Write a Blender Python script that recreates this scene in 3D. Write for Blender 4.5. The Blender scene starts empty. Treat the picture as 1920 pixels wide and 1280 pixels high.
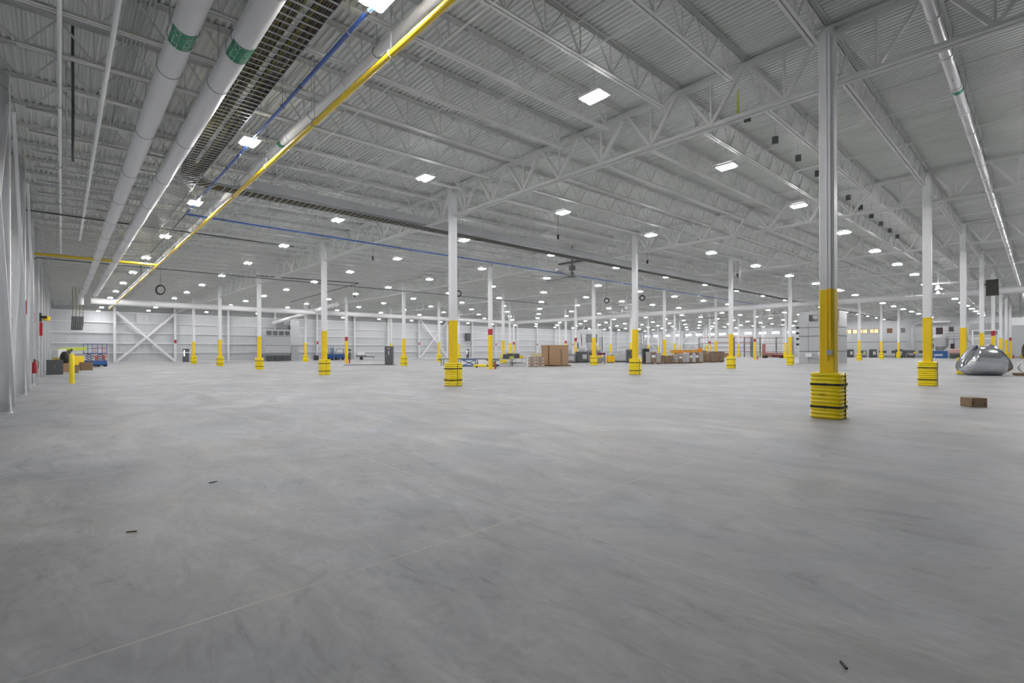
import bpy, math, random
from mathutils import Vector, Matrix
random.seed(7)
SC = bpy.context.scene
COL = SC.collection
PI = math.pi
A, B = 15.142, 15.065            # bay sizes along Y and X
RIDGE = 4 * B
def roof(x):                     # underside of the roof deck
    return 9.33 + 0.02 * (x if x <= RIDGE else 2 * RIDGE - x)

# ------------------------------------------------------------------ materials
MATS = {}
def mat(name, col, rough=0.5, metal=0.0, spec=0.5, var=0.0, scale=3.0, bump=0.0, coat=0.0):
    m = bpy.data.materials.new(name); m.use_nodes = True
    nt = m.node_tree; bs = nt.nodes['Principled BSDF']
    bs.inputs['Base Color'].default_value = (*col, 1)
    bs.inputs['Roughness'].default_value = rough
    bs.inputs['Metallic'].default_value = metal
    bs.inputs['Specular IOR Level'].default_value = spec
    if coat: bs.inputs['Coat Weight'].default_value = coat
    if var or bump:
        tc = nt.nodes.new('ShaderNodeTexCoord'); nz = nt.nodes.new('ShaderNodeTexNoise')
        nz.inputs['Scale'].default_value = scale; nz.inputs['Detail'].default_value = 4
        nt.links.new(tc.outputs['Object'], nz.inputs['Vector'])
        if var:
            mx = nt.nodes.new('ShaderNodeMix'); mx.data_type = 'RGBA'
            mx.inputs['A'].default_value = (*[c * (1 - var) for c in col], 1)
            mx.inputs['B'].default_value = (*[min(1, c * (1 + var)) for c in col], 1)
            nt.links.new(nz.outputs['Fac'], mx.inputs['Factor']); nt.links.new(mx.outputs['Result'], bs.inputs['Base Color'])
        if bump:
            bp = nt.nodes.new('ShaderNodeBump'); bp.inputs['Strength'].default_value = bump
            nt.links.new(nz.outputs['Fac'], bp.inputs['Height']); nt.links.new(bp.outputs['Normal'], bs.inputs['Normal'])
    MATS[name] = m
    return m
def emit(name, col, st):
    m = bpy.data.materials.new(name); m.use_nodes = True
    bs = m.node_tree.nodes['Principled BSDF']
    bs.inputs['Base Color'].default_value = (*col, 1)
    bs.inputs['Emission Color'].default_value = (*col, 1); bs.inputs['Emission Strength'].default_value = st
    MATS[name] = m
    return m
WHITE = mat('white_paint', (.80, .81, .825), .38, var=.03, scale=2)
DECK = mat('white_deck', (.70, .715, .70), .45, var=.03, scale=.7)
STEEL = mat('white_joist_paint', (.66, .675, .66), .45, var=.04, scale=1)
DUCT = mat('white_jacket', (.72, .72, .74), .33, var=.03, scale=1.5)
YEL = mat('safety_yellow', (.95, .66, .008), .38, var=.05, scale=2)
YGUARD = mat('yellow_plastic', (1.0, .78, .012), .32, var=.03, scale=4)
YPIPE = mat('yellow_gas_pipe', (.83, .60, .03), .3, var=.04, scale=3)
RED = mat('red_paint', (.45, .02, .03), .4, var=.1, scale=3)
BLACK = mat('black_strap', (.02, .018, .015), .5)
DARK = mat('dark_grey_steel', (.07, .075, .08), .45, var=.1, scale=5)
DGREY = mat('charcoal_paint', (.10, .105, .11), .5, var=.05, scale=3)
MGREY = mat('mid_grey_paint', (.26, .27, .28), .45, var=.1, scale=2)
LGREY = mat('light_grey_paint', (.50, .51, .53), .4, var=.05, scale=2)
GALV = mat('galvanised_steel', (.50, .52, .54), .27, metal=.9, var=.12, scale=5)
GALVD = mat('dull_galvanised_steel', (.42, .44, .45), .4, metal=.7, var=.15, scale=4)
BLUE = mat('blue_pipe_paint', (.06, .13, .42), .3, var=.05)
BLUEM = mat('blue_machine_paint', (.02, .10, .30), .4, var=.1)
GREEN = mat('green_marker', (.03, .26, .14), .45, var=.05)
GTEXT = mat('pale_marker_text', (.45, .62, .52), .5)
CARD = mat('cardboard', (.42, .27, .155), .75, var=.10, scale=3)
CARDD = mat('dark_cardboard', (.26, .17, .10), .75, var=.18, scale=6)
CRATE = mat('pinkish_crate', (.58, .49, .44), .7, var=.1, scale=6)
WOOD = mat('pallet_wood', (.33, .22, .13), .8, var=.25, scale=8)
ORANGE = mat('orange_paint', (.75, .32, .02), .4, var=.05)
ORRED = mat('orange_red_paint', (.70, .14, .03), .4, var=.05)
WRAP = mat('stretch_wrap', (.42, .39, .36), .25, var=.3, scale=5, bump=.3)
WRAPB = mat('brown_wrapped_goods', (.24, .17, .12), .4, var=.4, scale=6, bump=.3)
LIME = mat('lime_vest', (.55, .65, .08), .7)
PINK = mat('pinkish_plastic', (.55, .35, .33), .5)
WGLASS = mat('dark_window_glass', (.05, .05, .05), .08)
LED = emit('led_lens', (1, .985, .985), 47)
DAY = emit('daylight_pane', (.93, .96, 1), .35)
WARM = emit('warm_lit_pane', (.80, .62, .36), .14)
LAMPM = emit('lamp_glow', (1, .97, .9), 6)
CAB_B = mat('black_cable', (.015, .015, .015), .5)
CAB_Y = mat('yellow_cable', (.19, .17, .035), .5)
CAB_R = mat('brown_cable', (.07, .045, .035), .5)

def floor_mat():
    m = bpy.data.materials.new('polished_concrete'); m.use_nodes = True
    nt = m.node_tree; N = nt.nodes; L = nt.links; bs = N['Principled BSDF']
    geo = N.new('ShaderNodeNewGeometry'); sep = N.new('ShaderNodeSeparateXYZ'); L.new(geo.outputs['Position'], sep.inputs[0])
    def noise(scale, detail, dist=0, rough=.55, vec=None):
        n = N.new('ShaderNodeTexNoise'); n.inputs['Scale'].default_value = scale; n.inputs['Detail'].default_value = detail
        n.inputs['Distortion'].default_value = dist; n.inputs['Roughness'].default_value = rough
        L.new(vec if vec else geo.outputs['Position'], n.inputs['Vector']); return n.outputs['Fac']
    def ramp(v, a, b, ca, cb):
        r = N.new('ShaderNodeMapRange'); r.inputs['From Min'].default_value = a; r.inputs['From Max'].default_value = b
        r.inputs['To Min'].default_value = ca; r.inputs['To Max'].default_value = cb; L.new(v, r.inputs['Value']); return r.outputs[0]
    def mth(op, a, b):
        n = N.new('ShaderNodeMath'); n.operation = op
        for i, v in enumerate((a, b)):
            if v is None: continue
            if isinstance(v, (int, float)): n.inputs[i].default_value = v
            else: L.new(v, n.inputs[i])
        return n.outputs[0]
    mp = N.new('ShaderNodeMapping'); mp.inputs['Rotation'].default_value = (0, 0, .8); mp.inputs['Scale'].default_value = (1, .45, 1)
    L.new(geo.outputs['Position'], mp.inputs['Vector'])
    big = ramp(noise(.22, 3, .6), .32, .68, .84, 1.13)
    mid = ramp(noise(.9, 6, 1.2, .62, mp.outputs[0]), .36, .66, .76, 1.15)
    fine = ramp(noise(6, 8, 2.5, .65, mp.outputs[0]), .35, .68, .90, 1.09)
    streak = ramp(noise(1.6, 10, 3.0, .7, mp.outputs[0]), .54, .70, 1.0, .70)
    dust = ramp(noise(3.4, 9, 3.5, .7, mp.outputs[0]), .64, .76, 1.0, 1.16)
    v = mth('MULTIPLY', mth('MULTIPLY', big, mid), mth('MULTIPLY', fine, mth('MULTIPLY', streak, dust)))
    # filled saw-cut joints every third of a bay
    wob = ramp(noise(1.5, 3), 0, 1, -.006, .006)
    jn = None
    for ax, per in (('X', B / 3), ('Y', A / 3)):
        f = mth('PINGPONG', mth('ADD', sep.outputs[ax], wob), per / 2)   # distance to a joint
        j = ramp(f, .006, .012, 1, 0)
        jn = j if jn is None else mth('MAXIMUM', jn, j)
    brk = ramp(noise(.9, 5), .35, .60, .45, 1.0)
    jn = mth('MULTIPLY', jn, brk)
    base = N.new('ShaderNodeMix'); base.data_type = 'RGBA'; base.inputs['A'].default_value = (.40, .413, .438, 1); base.inputs['B'].default_value = (.46, .455, .445, 1)
    L.new(ramp(noise(.35, 4, 1), .4, .65, 0, 1), base.inputs['Factor'])
    sc = N.new('ShaderNodeVectorMath'); sc.operation = 'SCALE'; L.new(base.outputs['Result'], sc.inputs[0]); L.new(v, sc.inputs['Scale'])
    mj = N.new('ShaderNodeMix'); mj.data_type = 'RGBA'; L.new(jn, mj.inputs['Factor']); L.new(sc.outputs[0], mj.inputs['A']); mj.inputs['B'].default_value = (.53, .50, .44, 1)
    L.new(mj.outputs['Result'], bs.inputs['Base Color'])
    L.new(ramp(v, .75, 1.2, .50, .66), bs.inputs['Roughness'])
    bs.inputs['Specular IOR Level'].default_value = .45
    return m
FLOOR = floor_mat()

def panel_mat(name, col, axis, per=1.0, groove=.02, dk=.8):
    m = bpy.data.materials.new(name); m.use_nodes = True
    nt = m.node_tree; N = nt.nodes; L = nt.links; bs = N['Principled BSDF']
    geo = N.new('ShaderNodeNewGeometry'); sep = N.new('ShaderNodeSeparateXYZ'); L.new(geo.outputs['Position'], sep.inputs[0])
    f = N.new('ShaderNodeMath'); f.operation = 'PINGPONG'; f.inputs[1].default_value = per / 2; L.new(sep.outputs[axis], f.inputs[0])
    r = N.new('ShaderNodeMapRange'); r.inputs['From Min'].default_value = groove; r.inputs['From Max'].default_value = groove * 1.6
    r.inputs['To Min'].default_value = 1; r.inputs['To Max'].default_value = 0; L.new(f.outputs[0], r.inputs['Value'])
    nz = N.new('ShaderNodeTexNoise'); nz.inputs['Scale'].default_value = .35; nz.inputs['Detail'].default_value = 3; L.new(geo.outputs['Position'], nz.inputs['Vector'])
    mx0 = N.new('ShaderNodeMix'); mx0.data_type = 'RGBA'; L.new(nz.outputs['Fac'], mx0.inputs['Factor'])
    mx0.inputs['A'].default_value = (*[c * .94 for c in col], 1); mx0.inputs['B'].default_value = (*[min(1, c * 1.05) for c in col], 1)
    mx = N.new('ShaderNodeMix'); mx.data_type = 'RGBA'; L.new(r.outputs[0], mx.inputs['Factor'])
    L.new(mx0.outputs['Result'], mx.inputs['A']); mx.inputs['B'].default_value = (*[c * dk for c in col], 1)
    L.new(mx.outputs['Result'], bs.inputs['Base Color']); bs.inputs['Roughness'].default_value = .45
    return m
LINER_X = panel_mat('white_liner_panel', (.60, .615, .64), 'X', dk=.9)
LINER_Y = panel_mat('white_liner_panel_side', (.58, .595, .61), 'Y', dk=.9)
GYP = mat('pale_grey_wall_paint', (.50, .515, .54), .6, var=.03, scale=.3)

# ------------------------------------------------------------------ mesh builder
class MB:
    def __init__(s): s.v = []; s.f = []
    def add(s, vs, fs):
        n = len(s.v); s.v += [tuple(v) for v in vs]; s.f += [tuple(i + n for i in f) for f in fs]; return s
    def box(s, c, d, rz=0):
        x, y, z = d[0] / 2, d[1] / 2, d[2] / 2; cr, sr = math.cos(rz), math.sin(rz)
        vs = []
        for k in (-z, z):
            for i, j in ((-x, -y), (x, -y), (x, y), (-x, y)):
                vs.append((c[0] + i * cr - j * sr, c[1] + i * sr + j * cr, c[2] + k))
        return s.add(vs, [(3, 2, 1, 0), (4, 5, 6, 7), (0, 1, 5, 4), (1, 2, 6, 5), (2, 3, 7, 6), (3, 0, 4, 7)])
    def cbox(s, c, d, b=.02, rz=0):      # box with chamfered vertical and top edges
        x, y, z = d[0] / 2, d[1] / 2, d[2] / 2; cr, sr = math.cos(rz), math.sin(rz)
        def ring(x, y, b, k):
            p = [(-x + b, -y), (x - b, -y), (x, -y + b), (x, y - b), (x - b, y), (-x + b, y), (-x, y - b), (-x, -y + b)]
            return [(c[0] + i * cr - j * sr, c[1] + i * sr + j * cr, c[2] + k) for i, j in p]
        vs = ring(x - b, y - b, b * .6, -z) + ring(x, y, b, -z + b) + ring(x, y, b, z - b) + ring(x - b, y - b, b * .6, z)
        fs = [tuple(range(7, -1, -1)), tuple(range(24, 32))]
        for l in range(3):
            for i in range(8):
                j = (i + 1) % 8; fs.append((l * 8 + i, l * 8 + j, l * 8 + 8 + j, l * 8 + 8 + i))
        return s.add(vs, fs)
    def bar(s, p, q, w, h=None):         # rectangular bar between two points
        h = h or w; p, q = Vector(p), Vector(q); d = (q - p).normalized()
        up = Vector((0, 0, 1)) if abs(d.z) < .95 else Vector((1, 0, 0))
        sd = d.cross(up).normalized() * w / 2; u = sd.cross(d).normalized() * h / 2
        vs = [e + a * sd + b * u for e in (p, q) for a, b in ((-1, -1), (1, -1), (1, 1), (-1, 1))]
        return s.add(vs, [(0, 1, 2, 3), (7, 6, 5, 4), (0, 4, 5, 1), (1, 5, 6, 2), (2, 6, 7, 3), (3, 7, 4, 0)])
    def path(s, pts, r, n=10, cap=True, closed=False):
        pts = [Vector(p) for p in pts]; N = len(pts); rings = []
        t0 = (pts[1] - pts[0]).normalized(); up = Vector((0, 0, 1)) if abs(t0.z) < .9 else Vector((1, 0, 0))
        side = t0.cross(up).normalized()
        for i, p in enumerate(pts):
            if closed: t = (pts[(i + 1) % N] - pts[i - 1]).normalized()
            elif i == 0: t = t0
            elif i == N - 1: t = (pts[i] - pts[i - 1]).normalized()
            else: t = ((pts[i + 1] - pts[i]).normalized() + (pts[i] - pts[i - 1]).normalized()).normalized()
            side = (side - t * side.dot(t)).normalized(); u = side.cross(t)
            rr = r[i] if isinstance(r, (list, tuple)) else r
            rings.append([p + side * math.cos(2 * PI * k / n) * rr + u * math.sin(2 * PI * k / n) * rr for k in range(n)])
        vs = [v for g in rings for v in g]; fs = []
        for i in range(N if closed else N - 1):
            a, b = i * n, ((i + 1) % N) * n
            for k in range(n): fs.append((a + k, a + (k + 1) % n, b + (k + 1) % n, b + k))
        if cap and not closed: fs += [tuple(range(n - 1, -1, -1)), tuple((N - 1) * n + k for k in range(n))]
        return s.add(vs, fs)
    def lathe(s, prof, c=(0, 0, 0), n=24):
        vs = []; fs = []
        for r, z in prof:
            for k in range(n): vs.append((c[0] + r * math.cos(2 * PI * k / n), c[1] + r * math.sin(2 * PI * k / n), c[2] + z))
        for i in range(len(prof) - 1):
            for k in range(n): fs.append((i * n + k, i * n + (k + 1) % n, (i + 1) * n + (k + 1) % n, (i + 1) * n + k))
        fs += [tuple(range(n - 1, -1, -1)), tuple((len(prof) - 1) * n + k for k in range(n))]
        return s.add(vs, fs)
    def prism(s, poly, h0, h1, axis='Z'):
        def P(a, b, h): return {'Z': (a, b, h), 'Y': (a, h, b), 'X': (h, a, b)}[axis]
        n = len(poly); vs = [P(a, b, h0) for a, b in poly] + [P(a, b, h1) for a, b in poly]
        return s.add(vs, [tuple(range(n - 1, -1, -1)), tuple(range(n, 2 * n))] + [(i, (i + 1) % n, n + (i + 1) % n, n + i) for i in range(n)])
    def mesh(s, name, m, smooth=False):
        me = bpy.data.meshes.new(name); me.from_pydata(s.v, [], s.f)
        if m: me.materials.append(m)
        if smooth:
            me.polygons.foreach_set('use_smooth', [True] * len(me.polygons))
            me.update(); me.set_sharp_from_angle(angle=math.radians(40))
        me.update(); return me
    def build(s, name, m, parent=None, smooth=False):
        o = bpy.data.objects.new(name, s.mesh(name, m, smooth)); COL.objects.link(o)
        if parent: o.parent = parent
        return o
def thing(name, label, cat, loc=(0, 0, 0), rz=0, group=None):
    o = bpy.data.objects.new(name, None); COL.objects.link(o); o.empty_display_size = .2
    o.location = loc; o.rotation_euler = (0, 0, rz); return tag(o, label, cat, group)
def tag(o, label, cat, group=None, kind=None):
    o['label'] = label; o['category'] = cat
    if group: o['group'] = group
    if kind: o['kind'] = kind
    return o
def struct(o, label=None):
    o['kind'] = 'structure'
    if label: o['label'] = label
    return o
KIDS = {}
def copy_tree(root, loc, label, rz=None, roty=None):
    r = root.copy(); COL.objects.link(r); r.location = loc; r['label'] = label
    if rz is not None: r.rotation_euler.z = rz
    if roty is not None: r.rotation_euler.y = roty
    for ch in list(root.children):
        if ch.name not in KIDS.get(root.name, (ch.name,)): continue
        c = ch.copy(); COL.objects.link(c); c.parent = r
        for g in ch.children:
            d = g.copy(); COL.objects.link(d); d.parent = c
    return r
ONES = 'zero first second third fourth fifth sixth seventh eighth ninth tenth eleventh twelfth thirteenth fourteenth fifteenth sixteenth seventeenth eighteenth nineteenth twentieth'.split()
TENS = {2: 'twenty', 3: 'thirty', 4: 'forty', 5: 'fifty'}
def nth(n):
    if n <= 20: return ONES[n]
    t, u = divmod(n, 10)
    return (TENS[t][:-1] + 'ieth') if u == 0 else TENS[t] + '-' + ONES[u]

# ------------------------------------------------------------------ shell
X0, X1, Y0, Y1 = -14.95, 135.7, -15.2, 90.95
struct(MB().box(((X0 + X1) / 2, (Y0 + Y1) / 2, -.15), (X1 - X0 + 1, Y1 - Y0 + 1, .3)).build('floor', FLOOR), 'bare grey trowelled concrete floor with filled joints')
def deck():
    m = MB(); per = .1524; hh = .048; xs = []
    x = X0
    while x < X1:
        for dx, dz in ((0, hh), (.062, hh), (.078, 0), (.136, 0)):
            xs.append((x + dx, dz))
        x += per
    vs = []; fs = []
    for x, dz in xs:
        for y in (Y0, Y1): vs.append((x, y, roof(x) + dz))
    for i in range(len(xs) - 1): fs.append((2 * i, 2 * i + 1, 2 * i + 3, 2 * i + 2))
    m.add(vs, fs); return m
struct(deck().build('ceiling', DECK), 'white corrugated steel roof deck')
H = 10.9
struct(MB().box((X0 - .1, (Y0 + Y1) / 2, H / 2 - .3), (.2, Y1 - Y0, 9.6)).build('wall_left', LINER_Y), 'white panelled wall beside the overhead pipes')
struct(MB().box(((X0 + X1) / 2, Y1 + .1, 5.2), (X1 - X0 + .6, .2, 11)).build('wall_far', LINER_X), 'white panelled end wall with horizontal rails')
struct(MB().box(((X0 + X1) / 2, Y0 - .1, 5.2), (X1 - X0 + .6, .2, 11)).build('wall_near', LINER_X))
# right wall with holes for the high windows
WINS = []
for k in range(7):
    c = Y1 - A / 4 - k * A / 2
    for d in (-1.75, 1.75): WINS.append((c + d - 1.05, c + d + 1.05))
wy = MB(); wz0, wz1 = 6.25, 6.95
wy.box((X1 + .1, (Y0 + Y1) / 2, wz0 / 2), (.2, Y1 - Y0, wz0)); wy.box((X1 + .1, (Y0 + Y1) / 2, (wz1 + 10.7) / 2), (.2, Y1 - Y0, 10.7 - wz1))
edges = sorted([Y0] + [e for w in WINS for e in w] + [Y1])
for i in range(0, len(edges), 2):
    wy.box((X1 + .1, (edges[i] + edges[i + 1]) / 2, (wz0 + wz1) / 2), (.2, edges[i + 1] - edges[i], wz1 - wz0))
struct(wy.build('wall_right', LINER_Y), 'white panelled wall with a row of high daylight windows')
for i, (a, b) in enumerate(WINS):
    o = MB()
    for z in (wz0 + .02, wz1 - .02): o.box((X1 + .02, (a + b) / 2, z), (.1, b - a, .05))
    for y in (a + .02, b - .02): o.box((X1 + .02, y, (wz0 + wz1) / 2), (.1, .05, wz1 - wz0 - .08))
    w = struct(o.build('window_%d' % (i + 1), WHITE))
    MB().box((X1 + .06, (a + b) / 2, (wz0 + wz1) / 2), (.02, b - a - .1, wz1 - wz0 - .1)).build('pane', DAY, w)
# girts on far and left walls, darker band above liner
tn = 1
for z in (1.55, 3.0, 4.55, 6.1, 7.65):
    m = MB().box(((X0 + X1) / 2, Y1 - .11, z), (X1 - X0 - .1, .2, .16))
    struct(m.build('trim_%d' % tn, WHITE), 'horizontal white wall rail on the far wall'); tn += 1
    m = MB().box((X0 + .1, (Y0 + Y1) / 2 , z), (.18, Y1 - Y0 - .6, .14))
    struct(m.build('trim_%d' % tn, WHITE), 'horizontal white wall rail on the left wall'); tn += 1
    m = MB().box((X1 - .1, (Y1 + 37) / 2, z), (.18, Y1 - 37.6, .14))
    if z != 6.1: struct(m.build('trim_%d' % tn, WHITE), 'horizontal white wall rail on the right wall'); tn += 1
struct(MB().box(((X0 + X1) / 2, Y1 - .03, 8.75), (X1 - X0 - .2, .06, 2.15)).build('wall_far_upper', mat('grey_upper_panel', (.36, .375, .375), .6)), 'grey band of wall above the white panels')
struct(MB().box(((X0 + X1) / 2, Y1 - .12, .09), (X1 - X0 - .4, .04, .18)).build('baseboard_far', WHITE))
# office block on the right
OX, OY = 120.5, 37.0
OWIN = [(26.0, 28.5, 3), (23.0, 25.9, 3), (20.95, 22.7, 2), (18.55, 19.5, 1), (16.3, 17.1, 1), (8.5, 9.3, 1)]
m = MB(); z0, z1 = 5.3, 6.3
m.box((OX + .1, (OY + Y0) / 2, z0 / 2), (.2, OY - Y0, z0)); m.box((OX + .1, (OY + Y0) / 2, (z1 + 9.25) / 2), (.2, OY - Y0, 9.25 - z1))
e = sorted([Y0, OY] + [q for w in OWIN for q in w[:2]])
for i in range(0, len(e), 2): m.box((OX + .1, (e[i] + e[i + 1]) / 2, (z0 + z1) / 2), (.2, e[i + 1] - e[i], z1 - z0))
m.box((OX + 7.5, OY - .1, 4.6), (15, .2, 9.2))
struct(m.build('wall_office', GYP), 'plain pale grey office wall with small interior windows')
BROWN = mat('brown_window_frame', (.20, .12, .06), .5)
for i, (a, b, n) in enumerate(OWIN):
    o = MB()
    for z in (z0 + .03, z1 - .03): o.box((OX, (a + b) / 2, z), (.12, b - a, .07))
    for k in range(n + 1): o.box((OX, a + .03 + k * (b - a - .06) / n, (z0 + z1) / 2), (.11, .07, z1 - z0 - .12))
    w = struct(o.build('window_%d' % (len(WINS) + i + 1), BROWN))
    for k in range(n):
        wd = (b - a - .06) / n
        MB().box((OX + .08, a + .03 + (k + .5) * wd, (z0 + z1) / 2), (.02, wd - .07, z1 - z0 - .12)).build('pane', WARM if i < 3 else (mat('brown_blind', (.22, .12, .06), .6) if i == 3 else WGLASS), w)
struct(MB().box((OX - .02, (OY + Y0) / 2, .1), (.03, OY - Y0 - .2, .2)).build('baseboard_office', MGREY))
# doors in the far wall
for i, (xc, w) in enumerate(((1.48, .95), (29.0, .9), (59.0, .9))):
    d = struct(MB().box((xc, Y1 - .13, 1.08), (w, .06, 2.14)).build('door_%d' % (i + 1), DGREY), 'charcoal steel door with a narrow lite in the far wall')
    fr = MB()
    for sx in (-1, 1): fr.box((xc + sx * (w / 2 + .04), Y1 - .11, 1.1), (.08, .12, 2.2))
    fr.box((xc, Y1 - .11, 2.22), (w + .16, .12, .08)); fr.build('door_frame', WHITE, d)
    MB().box((xc - w * .24, Y1 - .165, 1.45), (.16, .01, 1.0)).build('door_lite', DAY, d)
    MB().path([(xc + w * .35, Y1 - .17, 1.0), (xc + w * .35, Y1 - .22, 1.0), (xc + w * .2, Y1 - .22, 1.0)], .015, 6).build('door_handle', GALV, d)

# ------------------------------------------------------------------ open-web joists
ND = 13
def joist_parts():
    t = MB(); Lx = B - .08
    for sy in (-1, 1):
        t.box((B / 2, sy * .05, -.006), (Lx, .075, .012)); t.box((B / 2, sy * .020, -.045), (Lx, .009, .08))
    t.box((B / 2, 0, -.008), (Lx, .04, .008))  # added strip caps the slot between the angles to keep it dark
    b = MB(); b0, b1 = .95, B - .95; zb = -.86
    b.box((B / 2, 0, zb + .07), (b1 - b0, .035, .006))  # added strip over the bottom chord slot, blocks light from above
    for sy in (-1, 1):
        b.box((B / 2, sy * .047, zb), (b1 - b0, .07, .010)); b.box((B / 2, sy * .018, zb + .04), (b1 - b0, .009, .075))
    w = MB(); p = 1.18; n = 11; s0 = B / 2 - p * n / 2
    for k in range(n + 1):
        x = s0 + k * p
        w.box((x, 0, -.43), (.022, .022, .84))
        lx = x - p / 2 if k else .12
        rx = x + p / 2 if k < n else B - .12
        w.bar((x, 0, zb + .03), (max(lx, .1), 0, -.04), .036); w.bar((x, 0, zb + .03), (min(rx, B - .1), 0, -.04), .028)
    return t, b, w
tj, bj, wj = joist_parts()
JT, JB, JW = tj.mesh('top_chord', STEEL), bj.mesh('bottom_chord', STEEL), wj.mesh('web', STEEL)
JOISTS = []
camx, camy = -13.409, -3.4115
fx, fy = .6787, .7345
for r in range(-1, 9):
    for k in range(-7, 48):
        y = k * A / 8
        if k % 8 == 0 and k < 0: pass
        x = r * B
        cx, cy = x + B / 2 - camx, y - camy
        D = cx * fx + cy * fy
        xs = []
        for t in (0, .25, .5, .75, 1):
            dx = x + B * t - camx; dd = dx * fx + cy * fy; rr = dx * fy - cy * fx
            if dd > .5: xs.append((960 + 914.7 * rr / dd, 655 - 914.7 * 7 / dd))
        vis = any(-40 < a < 1960 and -60 < b for a, b in xs) and (len(xs) > 1)
        JOISTS.append((0 if vis else 1, math.hypot(cx, cy), r, k, x, y))
JOISTS.sort()
rest = MB()
def tilt(x): return -math.atan(.02) if x < RIDGE - .1 else math.atan(.02)
proto = None
for i, (nv, d, r, k, x, y) in enumerate(JOISTS):
    xx = x if r >= 0 else x + .1
    if i < 300:
        lab = 'white open-web bar joist, %s from near end, %s bay from left wall' % (nth(k + 8), nth(r + 2))
        if proto is None:
            proto = thing('open_web_joist', lab, 'joist', (x, y, roof(x) - .004), 0, 'bar joists under the roof deck')
            for nme, me in (('top_chord', JT), ('bottom_chord', JB), ('web', JW)):
                o = bpy.data.objects.new(nme, me); COL.objects.link(o); o.parent = proto
            proto.rotation_euler.y = tilt(x)
        else:
            copy_tree(proto, (x, y, roof(x) - .004), lab, roty=tilt(x))
    else:
        if nv and y < -8: continue
        c = math.cos(tilt(x)); s_ = math.sin(tilt(x))
        for g in (tj, bj, wj):
            rest.add([(x + v[0] * c + v[2] * s_, y + v[1], roof(x) - .004 - v[0] * s_ + v[2] * c) for v in g.v], g.f)
tag(rest.build('open_web_joist', STEEL), 'remaining far rows of white open-web bar joists near the end walls', 'joists', 'bar joists under the roof deck', 'stuff')

# joist girders along the column lines
def girder_parts():
    L0, L1 = .2, A - .2; t = MB(); b = MB()
    for s in (-1, 1):
        t.box((s * .085, A / 2, -.01), (.14, L1 - L0, .016)); t.box((s * .022, A / 2, -.08), (.014, L1 - L0, .14))
        b.box((s * .085, A / 2, -1.36), (.13, L1 - L0, .016)); b.box((s * .022, A / 2, -1.30), (.014, L1 - L0, .13))
    t.box((0, A / 2, -.012), (.05, L1 - L0, .01)); b.box((0, A / 2, -1.24), (.05, L1 - L0, .01))  # added plates close both chord slots so they show as dark lines
    w = MB()
    for k in range(8):
        y = (k + .5) * A / 8
        w.box((0, y, -.68), (.05, .05, 1.3))
        w.bar((0, y, -1.3), (0, max(k * A / 8 + .1, .2), -.07), .10 if k < 6 else .07); w.bar((0, y, -1.3), (0, min((k + 1) * A / 8 - .1, A - .2), -.07), .07 if k < 2 else .10)
    seat = MB()
    for k in range(1, 8): seat.box((0, k * A / 8, .055), (.26, .12, .11))
    return t, b, w, seat
gt, gb, gw, gs = girder_parts()
gname = None; gp = None
for r in range(0, 9):
    for q in range(-1, 6):
        x, y = r * B, q * A; z = roof(x) - .13
        lab = 'white steel joist girder, %s span from near end on %s column line' % (nth(q + 2), nth(r + 1))
        if gp is None:
            gp = thing('joist_girder', lab, 'girder', (x, y, z), 0, 'deep girders along the column lines')
            gt.build('top_chord', STEEL, gp); gb.build('bottom_chord', STEEL, gp); gw.build('web', STEEL, gp); gs.build('joist_seat', STEEL, gp)
        else: copy_tree(gp, (x, y, z), lab)
# bridging rods
bi = 0
BR = None
for r in range(-1, 9):
    for fo in (4.65, 7.8, 10.4):
        x = r * B + fo
        if BR is None:
            BR = MB()
            for z in (-.06, -.85): BR.bar((0, Y0 + 7, z), (0, Y1 - .2, z), .03)
            for k in range(-3, 47, 8):
                y = k * A / 8; BR.bar((0, y, -.06), (0, y + A / 8, -.85), .025); BR.bar((0, y, -.85), (0, y + A / 8, -.06), .025)
            BRM = BR.mesh('joist_bridging', STEEL)
        o = bpy.data.objects.new('joist_bridging', BRM); COL.objects.link(o); o.location = (x, 0, roof(x) - .01)
        tag(o, 'thin white bridging rods crossing the joists, %s line of %s bay from left wall' % (nth([4.65, 7.8, 10.4].index(fo) + 1), nth(r + 2)), 'bridging', 'bridging lines between the joists')

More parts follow.
